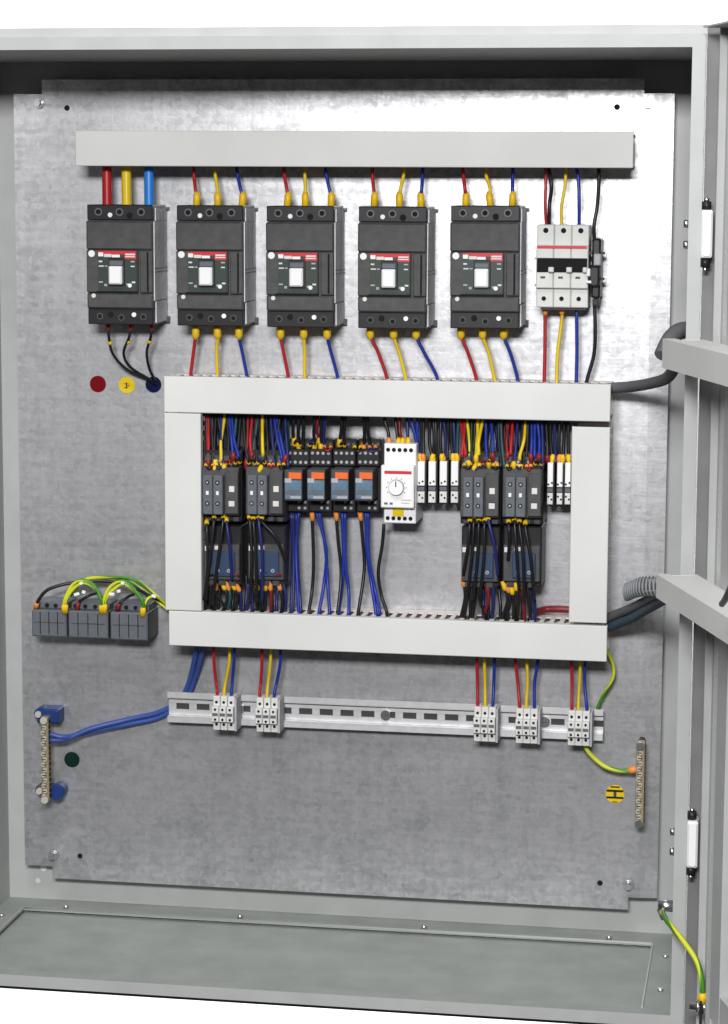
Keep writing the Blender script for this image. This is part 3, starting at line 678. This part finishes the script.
# pale terminal blocks in the frame
def make_ft(loc, label, group, w_=.0105):
    t = thing('terminal_block', loc, label, 'terminal block', group); h = w_/2-.0002
    m = MB(); m.box(-h-.0002, h+.0002, -.044, -.0098, -.0245, .0235, 'dark2', .0005); m.build('terminal_base', t)
    m = MB(); m.box(-h+.0012, h-.0012, -.050, -.0442, -.0035, .0225, 'white', .0006); m.box(-h+.0012, h-.0012, -.050, -.0442, -.0220, -.0098, 'offwhite', .0006); m.build('body', t)
    for (x_, z_) in ((-.0018, -.0005), (.0018, .0012), (-.0016, -.0135), (.0016, -.0165)):
        m = MB(); m.cyl((x_, z_), .0011, -.0504, -.0498, 'hole', 8); m.build('terminal_hole', t)
    m = MB(); m.box(-h+.0014, h-.0014, -.0495, -.0438, -.0088, -.0046, 'mid'); m.build('marker_strip', t)
    return t
f0 = None
for i, px in enumerate((421.5, 432.5, 443.7, 455)):
    p = at(px, 482, -.046); loc = Vector((p.x, -.0002, p.z)); lab = ['pale terminal block touching the white timer', 'second pale terminal block right of the timer', 'third pale terminal block right of the timer', 'fourth pale terminal block right of the timer, next to the third contactor'][i]
    if f0 is None: f0 = make_ft(loc, lab, 'pale terminal blocks between the timer and the third contactor')
    else: dup(f0, loc, lab, 'pale terminal blocks between the timer and the third contactor')
for i, px in enumerate((550.5, 560.0, 568.0)):
    p = at(px, 483.5, -.046); loc = Vector((p.x, -.0002, p.z)); lab = ['left of three narrow pale terminals beside the right contactor', 'middle of three narrow pale terminals beside the right contactor', 'right of three narrow pale terminals, touching the right upright duct'][i]
    if i == 0: f1 = make_ft(loc, lab, 'narrow pale terminals beside the right contactor', .0086)
    else: dup(f1, loc, lab, 'narrow pale terminals beside the right contactor')
# ---------------------------------------------------------------- wires inside the frame
gI = 'wires inside the duct frame'
cn_ = {'black': 'black', 'red': 'red', 'yellow': 'yellow', 'blue': 'blue', 'navy': 'dark blue', 'teal': 'dark teal', 'darkred': 'dark red', 'gy': 'green and yellow', 'steelblue': 'dull blue'}
OR = ['leftmost', 'second', 'third', 'fourth', 'fifth', 'sixth', 'seventh', 'eighth', 'ninth', 'tenth', 'eleventh', 'twelfth', 'thirteenth', 'fourteenth', 'fifteenth', 'sixteenth', 'seventeenth', 'eighteenth', 'nineteenth', 'twentieth']
def ordinals(keys):
    """keys: (x, colour); returns a lead phrase per item"""
    out = []
    for x, c in keys:
        same = sorted(k[0] for k in keys if k[1] == c)
        if len(same) == 1: out.append('%s wire' % cn_[c])
        else:
            i = same.index(x); out.append('leftmost %s wire' % cn_[c] if i == 0 else '%s %s wire from the left' % (OR[i], cn_[c]))
    return out
def up(lst, y1, Y1, where, r=.0018, ye=None):
    ps = ordinals([(q[0], q[2]) for q in lst])
    for it, ph in zip(lst, ps):
        x0, x1, c = it[:3]; sl = it[3] if len(it) > 3 else None; yy = it[4] if len(it) > 4 else y1; YY = it[5] if len(it) > 5 else Y1
        jx = random.uniform(-1.2, 1.2)
        wire([(x0, 405, -.035), (x0+jx*.3, 419, -.04), ((x0+x1)/2+jx, (419+yy)/2, (YY-.04)/2), (x1, yy-5, YY), (x1, yy, YY)], c, '%s, entering %s from above' % (ph, where), gI+', above '+where, r, 'e' if sl else '', sl=sl or 'sleeve')
up([(204, 204, 'black'), (206, 208, 'darkred'), (209, 208.5, 'red', 'sleeve_r'), (213, 212, 'black'), (216, 214.5, 'black', 'sleeve'), (218, 222, 'black'), (224, 220.5, 'yellow', None, 462), (226, 228, 'black'), (229, 233, 'blue', 'sleeve_r', 461), (232, 238, 'blue', None, 459), (236, 231, 'teal'), (240, 236, 'black'), (221, 223, 'navy', 'sleeve', 472, -.062), (211, 214, 'black', 'sleeve', 474, -.062)], 468, -.058, 'the leftmost contactor')
up([(244, 248, 'black'), (248, 246, 'darkred', 'sleeve_r'), (251, 251, 'red', 'sleeve_r', 460), (255, 257, 'black'), (258, 253, 'teal'), (263, 263, 'yellow', None, 456), (267, 268, 'black'), (270, 274, 'navy'), (274, 281, 'blue', None, 461), (277, 284, 'blue', 'sleeve_r', 463), (280, 272, 'black'), (259, 261, 'black', 'sleeve', 473, -.062), (265, 259, 'black', 'sleeve', 475, -.062), (286, 288, 'navy')], 468, -.058, 'the second contactor')
up([(294, 294, 'black', 'sleeve', 445), (299, 299, 'black', 'sleeve', 449), (303, 303, 'black'), (314, 314.5, 'black', 'sleeve', 449), (318, 319, 'darkred', 'sleeve', 443), (321, 321, 'black', 'sleeve', 451), (326, 324, 'navy'), (341, 339, 'black', 'sleeve', 446), (345, 344, 'black'), (364, 364, 'black', 'sleeve_o', 450), (368, 369, 'black')], 448, -.034, 'the plug-in relays', .0019)
up([(385, 389, 'black', 'sleeve_o', 446), (396, 397, 'black', 'sleeve', 446), (400, 402, 'darkred', 'sleeve', 446), (407, 408, 'navy', 'sleeve', 446)], 446, -.045, 'the white timer')
up([(411, 417, 'blue'), (417, 419, 'blue'), (421, 421, 'black', 'sleeve'), (424, 424, 'black', 'sleeve_o'), (430, 431, 'black', 'sleeve'), (433, 434, 'black', 'sleeve'), (437, 437, 'black'), (441, 442, 'black', 'sleeve'), (444, 445, 'navy', 'sleeve_o'), (448, 447, 'black'), (452, 453, 'black', 'sleeve'), (455, 456, 'navy', 'sleeve_o'), (458, 458, 'teal', 'sleeve')], 462, -.042, 'the pale terminals beside the timer', .0019)
up([(461, 465, 'red', None, 457), (465, 462.5, 'red', None, 457), (467, 470, 'gy'), (475, 470.5, 'black', 'sleeve'), (479, 476, 'yellow', 'sleeve', 463), (482, 477, 'yellow', None, 458), (477, 479, 'yellow', None, 455), (486, 487, 'blue'), (490, 493, 'blue', 'sleeve_r', 461), (494, 489, 'black', 'sleeve', 468, -.062), (498, 500, 'black'), (472, 473, 'black', 'sleeve', 473, -.062)], 468, -.058, 'the third contactor')
up([(501, 504, 'teal'), (506, 508, 'black'), (509, 507, 'darkred', 'sleeve_r', 460), (512, 511, 'red', None, 455), (517, 514, 'navy', 'sleeve', 470, -.062), (526, 520, 'yellow', None, 460), (524, 521.5, 'black', 'sleeve', 473, -.062), (528, 526, 'black'), (532, 531, 'blue', 'sleeve_r', 462), (535, 535, 'blue', None, 458), (538, 538.5, 'blue', 'sleeve_r', 462), (541, 542, 'navy')], 468, -.058, 'the rightmost contactor')
up([(546, 547, 'black', 'sleeve_r'), (551, 552, 'black', 'sleeve'), (555, 556, 'navy'), (560, 559, 'black', 'sleeve_o'), (565, 563, 'black', 'sleeve'), (569, 569, 'black', 'sleeve')], 463, -.042, 'the narrow pale terminals on the right', .0019)
def jumpers(xa, xb, py, Y, n, where):
    """short U-shaped links with sleeves between neighbouring terminals"""
    for j in range(n):
        x = xa+(xb-xa)*(j+.5)/n; d = random.uniform(3.5, 6.5); up_ = random.choice((-1, 1))*random.uniform(3, 6)
        c = ('black', 'navy', 'darkred', 'black')[j % 4]
        wire([(x-d/2, py, Y), (x-d/2, py+up_*.6, Y-.006), (x, py+up_, Y-.009), (x+d/2, py+up_*.6, Y-.006), (x+d/2, py+random.uniform(-1, 1), Y)], c,
             'short %s sleeved link wire, %s, %s' % (cn_[c], (OR[j] if j == 0 else OR[j]+' from the left'), where), 'short link wires between terminals', .0014, 'se', sl=('ochre', 'sleeve', 'sleeve_o')[j % 3], sw=1.5, sL=.005)
jumpers(205, 242, 464, -.058, 4, 'on the leftmost contactor')
jumpers(247, 286, 464, -.058, 4, 'on the second contactor')
jumpers(463, 500, 464, -.058, 4, 'on the third contactor')
jumpers(505, 543, 465, -.058, 4, 'on the rightmost contactor')
jumpers(208, 240, 578, -.054, 3, 'on the leftmost overload relay')
jumpers(250, 284, 578, -.054, 3, 'on the second overload relay')
jumpers(290, 380, 446, -.034, 6, 'along the relay tops')
# rear layer of dark wires behind the front ones
def rear(x0, x1, n, ya, yb, Y, where, cols):
    for j in range(n):
        x = x0+(x1-x0)*(j+.5)/n+random.uniform(-.8, .8); c = cols[j % len(cols)]; d = random.uniform(-3, 3)
        wire([(x, ya, -.034), (x+d*.4, (ya*2+yb)/3, (Y-.03)/2), (x+d, (ya+2*yb)/3, Y), (x+d*.6, yb, Y)], c, 'one of the dark wires crowded together '+where, 'rear layer of wires '+where, .0019)
rear(203, 290, 20, 405, 462, -.030, 'above the two left contactors', ('black', 'black', 'navy', 'black', 'teal'))
rear(461, 545, 16, 405, 462, -.030, 'above the two right contactors', ('black', 'navy', 'black', 'darkred', 'black'))
rear(204, 288, 13, 575, 619, -.040, 'below the two left overload relays', ('black', 'black', 'black', 'navy'))
rear(462, 502, 5, 575, 622, -.040, 'below the third overload relay', ('black', 'black', 'navy', 'black'))
rear(506, 536, 3, 575, 622, -.040, 'below the rightmost overload relay', ('black', 'black', 'navy'))
# links across contactor fronts down to the overload relays
def mid(lst, where):
    ps = ordinals([(q[0], q[4]) for q in lst])
    for (x0, y0, x1, y1, c), ph in zip(lst, ps):
        wire([(x0, y0, -.058), (x0, y0+8, -.068), ((x0+x1)/2+1, (y0+y1)/2, -.070), (x1, y1, -.064)], c, '%s, looping over %s' % (ph, where), 'control wires looping over the overload relays', .0018, 's')
mid([(214, 514, 204, 600, 'black'), (223, 514, 212, 604, 'black'), (226, 517, 232, 580, 'navy'), (207, 520, 206, 600, 'black')], 'the leftmost overload relay')
mid([(249, 514, 250, 600, 'black'), (254, 515, 257, 602, 'black'), (259, 514, 262, 600, 'navy'), (263, 514, 285, 560, 'black')], 'the second overload relay')
mid([(470, 517, 463, 575, 'black'), (474, 515, 468, 590, 'black'), (479, 517, 473, 600, 'black'), (484, 517, 480, 596, 'black'), (488, 515, 498, 575, 'navy')], 'the third overload relay')
mid([(509, 518, 508, 560, 'black'), (514, 516, 519, 590, 'black'), (520, 518, 524, 602, 'black'), (526, 520, 534, 600, 'black')], 'the rightmost overload relay')
# wires dropping to the lower duct
def down(lst, where, Y0=-.045, r=.0018):
    ps = ordinals([(q[0][0][0], q[1]) for q in lst])
    for it, ph in zip(lst, ps):
        pts, c = it[0], it[1]; sl = it[2] if len(it) > 2 else None
        P = [(x, y, Y0 if j < len(pts)-1 else -.04) for j, (x, y) in enumerate(pts)]
        x, y = pts[-1]; P.append((x-2, y+9, -.036))
        wire(P, c, '%s, dropping from %s' % (ph, where), gI+', below '+where, r, 's' if sl else '', sl=sl or 'sleeve')
down([([(293, 511), (294, 560), (292, 612)], 'navy'), ([(296, 511), (297, 565), (301, 611)], 'navy'), ([(299, 511), (297, 550), (299, 612)], 'blue'), ([(291, 511), (292, 560), (290, 612)], 'navy'),
      ([(312, 512), (313.5, 560), (312.5, 590), (309, 613)], 'black', 'sleeve_o'), ([(316, 510), (326, 548), (325, 580), (319, 613)], 'blue'), ([(319, 510), (325.5, 548), (328, 580), (330, 613)], 'blue'),
      ([(336, 512), (338, 540), (341, 575), (337, 613)], 'black', 'sleeve_o'), ([(342, 510), (344, 555), (342, 590), (337.5, 613)], 'blue'), ([(345, 510), (345.5, 560), (348, 590), (349, 613)], 'blue'),
      ([(360, 512), (362.5, 540), (364, 570), (358, 613)], 'black', 'sleeve_o'), ([(365.5, 510), (367, 550), (371, 580), (376, 613)], 'blue'), ([(368, 510), (369, 555), (375, 590), (379, 611)], 'blue')], 'the plug-in relays', -.030, .0019)
down([([(384, 524), (382, 545), (378, 572), (381, 595), (387, 612)], 'black')], 'the white timer', -.035, .0019)
down([([(207, 584), (206, 600), (205, 614)], 'black'), ([(211, 584), (210, 600), (210, 614)], 'black'), ([(216, 582), (216, 600), (215, 614)], 'black', 'sleeve_o'), ([(222, 582), (226, 598), (221, 614)], 'black', 'sleeve'), ([(227, 582), (230, 598), (226, 614)], 'teal', 'sleeve_o'),
      ([(232, 582), (238, 598), (235, 614)], 'black', 'sleeve'), ([(236, 584), (241, 596), (240, 614)], 'navy', 'sleeve_o'), ([(213, 586), (220, 600), (230, 614)], 'black')], 'the leftmost overload relay', -.05)
down([([(248, 584), (248, 600), (246, 614)], 'navy'), ([(252, 584), (256, 598), (257, 614)], 'black'), ([(256, 582), (260, 598), (261, 614)], 'black', 'sleeve'), ([(265, 582), (266, 598), (264, 614)], 'black', 'sleeve'), ([(270, 582), (271, 598), (271, 614)], 'darkred', 'sleeve_o'),
      ([(278, 582), (282, 598), (281, 614)], 'black', 'sleeve_o'), ([(283, 582), (287, 598), (285, 614)], 'navy')], 'the second overload relay', -.05)
down([([(463, 578), (465, 596), (461, 616)], 'black', 'sleeve_o'), ([(468, 580), (467, 598), (464, 616)], 'black'), ([(472, 584), (471, 600), (470, 616)], 'black'), ([(476, 584), (475, 600), (473, 616)], 'black'), ([(481, 584), (480, 600), (485, 616)], 'black'), ([(487, 584), (488, 600), (483, 616)], 'darkred', 'sleeve_r'),
      ([(493, 582), (494, 600), (493, 616)], 'navy')], 'the third overload relay', -.05, .002)
down([([(503, 582), (507, 600), (503, 617)], 'black', 'sleeve'), ([(507, 584), (510, 602), (506, 617)], 'black', 'sleeve_o'), ([(511, 586), (513, 602), (514, 617)], 'black', 'sleeve'), ([(515, 582), (518, 600), (517, 617)], 'black', 'sleeve'), ([(519, 580), (523, 600), (524, 617)], 'darkred', 'sleeve_o'),
      ([(527, 582), (529, 600), (530, 617)], 'black'), ([(533, 582), (535, 600), (535, 617)], 'navy')], 'the rightmost overload relay', -.05, .002)
wire([(536, 612, -.02), (545, 609.5, -.012), (558, 609, -.012), (575, 610, -.012)], 'darkred', 'dark red cable lying along the foot of the right contactors', gI+', at the foot', .004)
# ---------------------------------------------------------------- left distribution blocks
def tblock(px0, px1, py0, py1, depth, label):
    a, b_ = at(px0, py0, -depth), at(px1, py1, -depth); z0, z1 = b_.z, a.z; L = b_.x-a.x
    t = thing('distribution_block', (a.x, -.0003, z0), label, 'terminal block', 'grey distribution blocks at the left edge'); h = z1-z0
    m = MB(); m.box(0, L, -depth, 0, 0, h*.80, 'mid', .0015); m.box(.001, L-.001, -depth+.010, 0, h*.80+.0001, h, 'mid', .001)
    for j in range(1, 4): m.box(L*j/4-.0005, L*j/4+.0005, -depth-.0004, -depth+.001, .003, h*.75, 'dark2')
    m.box(.003, L-.003, -depth-.0004, -depth+.001, h*.42, h*.45, 'dark'); m.build('body', t)
    for j in range(4):
        m = MB(); m.cyl((L*(j+.5)/4, h*.9), .0024, -depth+.0092, -depth+.0105, 'hole', 10); m.build('terminal_hole', t)
    m = MB(); m.box(L+.0002, L+.001, -depth+.002, -.001, .001, h*.78, 'dark2'); m.build('end_cover', t)
    return t
tblock(31.5, 66.5, 603, 637.5, .045, 'leftmost grey distribution block near the left edge of the plate')
tblock(68, 108, 604, 639, .045, 'middle grey distribution block at the left edge of the plate')
tblock(110, 147.5, 605, 641, .045, 'rightmost grey distribution block, just left of the duct frame')
gw = 'wires looping over the grey distribution blocks'
wire([(36, 608, -.04), (38, 601, -.045), (48, 590, -.045), (66, 584, -.04), (84, 582, -.035), (105, 581, -.03), (130, 586, -.025), (150, 596, -.02), (168, 605, -.02)], 'black', 'long black wire arching from the leftmost block over to the duct', gw, .0019, 's', sl='sleeve_o')
for k_, (x0, x1, top, c0_) in enumerate(((64, 101, 580, 0), (66, 102, 583, 1))):
    wire([(x0, 612, -.045), (x0, 600, -.048), (x0+8, top+5, -.048), ((x0+x1)/2, top, -.048), (x1-6, top+6, -.048), (x1, 600, -.048), (x1, 612, -.045)], 'gy', ['outer', 'inner'][k_]+' green and yellow wire looping from the leftmost to the middle block', gw, .0019, 'se')
for k_, (x0, x1, top) in enumerate(((103, 142, 581), (105, 143.5, 584))):
    wire([(x0, 612, -.045), (x0+1, 600, -.048), (x0+8, top+6, -.048), ((x0+x1)/2, top, -.048), (x1-8, top+8, -.048), (x1, 602, -.048), (x1, 615, -.045)], 'gy', ['outer', 'inner'][k_]+' green and yellow wire looping from the middle to the rightmost block', gw, .0019, 'se')
wire([(70, 596, -.035), (84, 580, -.03), (105, 577, -.03), (132, 579, -.028), (150, 590, -.025), (168, 606, -.02)], 'gy', 'green and yellow wire arching over everything into the duct', gw, .0017)
wire([(64, 600, -.03), (78, 582, -.03), (100, 578, -.03), (125, 580, -.025), (148, 594, -.02), (168, 610, -.02)], 'gy', 'green and yellow wire arching into the duct just under the topmost one', gw, .0017)
wire([(144, 610, -.045), (148, 599, -.045), (157, 597, -.035), (168, 606, -.02)], 'gy', 'short green and yellow wire from the rightmost block into the duct', gw, .0017)
wire([(77, 610, -.04), (80, 602, -.04), (88, 596, -.04), (96, 593, -.03)], 'black', 'short black wire rising from the middle block', gw, .0017, 's', sl='sleeve_r')
wire([(117, 610, -.042), (120, 603, -.045), (128, 597, -.04), (134, 594, -.03)], 'black', 'short black wire rising from the rightmost block', gw, .0017, 's', sl='sleeve_r')
m = MB()
for (px, py, L_) in ((77, 594, .006), (84, 592, .004), (112, 594, .006), (119, 591, .004), (81.5, 583, .004), (123, 583, .004), (154, 596, .005)):
    p = at(px, py, -.052)
    m = MB(); m.box(-L_/2, L_/2, -.002, 0, -.0016, .0016, 'white', .0003); o = m.build('wire_marker'); o.location = p; o.rotation_euler = (0, random.uniform(-.5, .5), 0)
    tag(o, 'small white marker tag clipped on the wires over the grey blocks', 'wire marker', 'white wire marker tags over the grey blocks')
# ---------------------------------------------------------------- neutral bar and earth bar
def bar(px, py0, py1, Y, label, name, n, w_, blue):
    a, b_ = at(px, py0, Y), at(px, py1, Y); x = (a.x+b_.x)/2; h = a.z-b_.z
    t = thing(name, (x, -.0003, b_.z), label, 'busbar', None)
    m = MB(); m.box(-w_, w_, Y, Y+.009, 0, h, 'brass', .0006)
    m.build('bar', t)
    for j in range(n):
        z = h*(.06+.88*j/(n-1)); m = MB(); m.cyl((w_*-.15+(.0008 if j % 2 else -.0008), z), .0025, Y-.0022, Y, 'screwhead', 10); m.box(w_*-.15-.0022, w_*-.15+.0022, Y-.0025, Y-.0018, z-.0005, z+.0005, 'hole'); m.build('clamp_screw', t)
    m = MB()
    for j in range(n): z = h*(.06+.88*j/(n-1)); m.cyl((Y+.0045, z), .0024, w_-.0002, w_+.0006, 'hole', 10, axis='x')
    m.build('wire_hole', t)
    return t, h
nb, nh = bar(45, 717, 801, -.032, 'brass neutral busbar on blue insulators at the lower left', 'neutral_bar', 15, .0042, True)
for (z, nme) in ((nh+.002, 't'), (.003, 'b')):
    m = MB()
    if nme == 't': m.box(-.012, .0135, -.0225, 0, z-.012, z+.005, 'blue', .002); m.cyl((-.008, z-.001), .0068, -.0232, -.0030, 'blue', 18)
    else: m.cyl((.0085, z+.004), .0085, -.022, 0, 'blue', 20); m.box(-.012, .008, -.018, 0, z-.002, z+.010, 'blue', .002); m.cyl((-.009, z+.006), .0068, -.020, -.0030, 'dark', 18)
    o = m.build('insulator', nb)
    m = MB(); m.cyl((-.0095, z+(-.001 if nme == 't' else .006)), .0036, -.0262, -.0233 if nme == 't' else -.0201, 'screwhead', 12, .004); m.cyl((0, z-.0055 if nme == 't' else z-.001), .0040, -.036, -.0322, 'screwhead', 12, .0042); m.build('fixing_screw', nb)
eb, eh = bar(640, 742, 827, -.028, 'brass earth busbar at the lower right edge of the plate', 'earth_bar', 15, .0046, False)
for z in (.004, eh-.004):
    m = MB(); m.cyl((0, z), .004, -.019, 0, 'slot_shade_spacer', 6); m.build('spacer', eb)
    m = MB(); m.cyl((-.0005, z), .0042, -.0322, -.0281, 'steel', 12); m.build('fixing_screw', eb)
wire([(50, 740, -.028), (66, 739, -.024), (90, 729, -.018), (130, 719, -.008), (160, 712, -.0042), (186, 697, -.0040), (196, 676, -.008), (205, 640, -.03)], 'steelblue', 'upper dull blue cable sweeping from the neutral bar to the duct', 'dull blue neutral cables', .003)
wire([(50, 734, -.030), (64, 737, -.026), (90, 732, -.012), (130, 724, -.008), (160, 717, -.0040), (180, 702, -.0038), (190, 678, -.008), (198, 640, -.03)], 'steelblue', 'lower dull blue cable sweeping from the neutral bar to the duct', 'dull blue neutral cables', .003)
wire([(583, 744, -.020), (590, 754, -.022), (604, 766, -.024), (620, 770.5, -.024), (637, 769.5, -.024)], 'gy', 'green and yellow wire from the slotted rail to the earth bar', 'green and yellow earth wires', .0026, 'e', sl='sleeve_o')
wire([(603, 645, -.03), (612, 662, -.02), (612, 678, -.018), (603, 695, -.016), (596, 712, -.014)], 'gy', 'green and yellow wire curving from the duct end to the slotted rail', 'green and yellow earth wires', .0019)
wire([at(661, 911, -.20), at(668, 922, -.262), at(684, 942, -.285), at(697, 962, -.295), at(702, 982, -.302), at(702.5, 1002, -.302)], 'gy', 'green and yellow earth wire crossing from the cabinet rim to the door stud', 'green and yellow earth wires', .0028, 'e', raw=True)
p = at(661, 910, -.2)
m = MB(); m.tube([p+Vector((-.001, -.001, .001)), p+Vector((.0035, -.008, -.006))], .0036, 'steel', 10); m.cyl((p.y+.002, p.z+.004), .006, p.x-.003, BX, 'steel', 12, axis='x'); epart('earth_lug', m)
# ---------------------------------------------------------------- hoses to the door
def hose(pts, m_, label, r, ribs=True, name='corrugated_hose', step=.0032):
    P = smooth([Vector(p) if isinstance(p, Vector) else at(*p) for p in pts], 10); L = [0]
    for a_, c in zip(P, P[1:]): L.append(L[-1]+(c-a_).length)
    n = int(L[-1]/(step/2)); Q = []; j = 0
    for i in range(n+1):
        d = L[-1]*i/n
        while j < len(L)-2 and L[j+1] < d: j += 1
        Q.append(P[j].lerp(P[j+1], (d-L[j])/max(1e-9, L[j+1]-L[j])))
    rad = [r*(1.0 if i % 2 else .86) for i in range(len(Q))]
    mb = MB(); mb.tube(Q, r, m_, 14, radii=rad); o = mb.build(name); tag(o, label, 'hose', 'flexible hoses between the ducts and the door'); return o
hose([(598, 390, -.040), (612, 388, -.042), (632, 386.5, -.06), (652, 383, -.10), (668, 377, -.16), (678, 360, -.23), (684, 345, -.27)], 'hose', 'thick dark grey corrugated hose from the upper duct to the door', .0060)
hose([(662, 356, -.215), (667, 345, -.205), (672, 337, -.195), (680, 331, -.18), (694, 329, -.15)], 'hose', 'short dark grey hose end poking above the upper door duct', .0085)
hose([(596, 630, -.036), (612, 626, -.045), (630, 619, -.075), (646, 610, -.12), (662, 601, -.20), (672, 595, -.26)], 'hose_blue', 'lower dark blue grey sleeve from the lower duct to the door', .0050)
hose([(596, 622, -.036), (612, 616, -.045), (630, 609, -.075), (646, 601, -.12), (662, 594, -.20), (672, 590, -.26)], 'hose', 'upper dark grey sleeve from the lower duct to the door', .0052)
# open spiral
P0, P1 = at(626, 592, -.10), at(664, 586, -.27); Pm = at(640, 587, -.15)
base = smooth([P0, Pm, P1], 60); sp = []
for i, p in enumerate(base):
    a_ = i*2*PI/9; sp.append(p+Vector((math.cos(a_)*.003, 0, math.sin(a_)*.0095))+Vector((0, math.cos(a_)*.008, 0)))
m = MB(); m.tube(sp, .0013, 'hose_clear', 6); m.tube(base, .0040, 'hose', 10); o = m.build('spiral_wrap'); tag(o, 'pale spiral wrap round a cable where it reaches the lower door duct', 'spiral wrap')
# tip of a black wire by the door duct
wire([at(722, 604, -.62), at(726, 598, -.66), at(732, 585, -.70)], 'black', 'black wire resting on the lower door duct at the right edge', 'wires on the door', .0028, raw=True)
m = DMB(); zc = at(724, 660, -.5).z; m.box(.46, .56, .020, .034, zc-.010, zc+.010, 'dark2', .002); o = m.build('door_catch'); tag(o, 'small black block on the door under the lower door duct', 'catch')
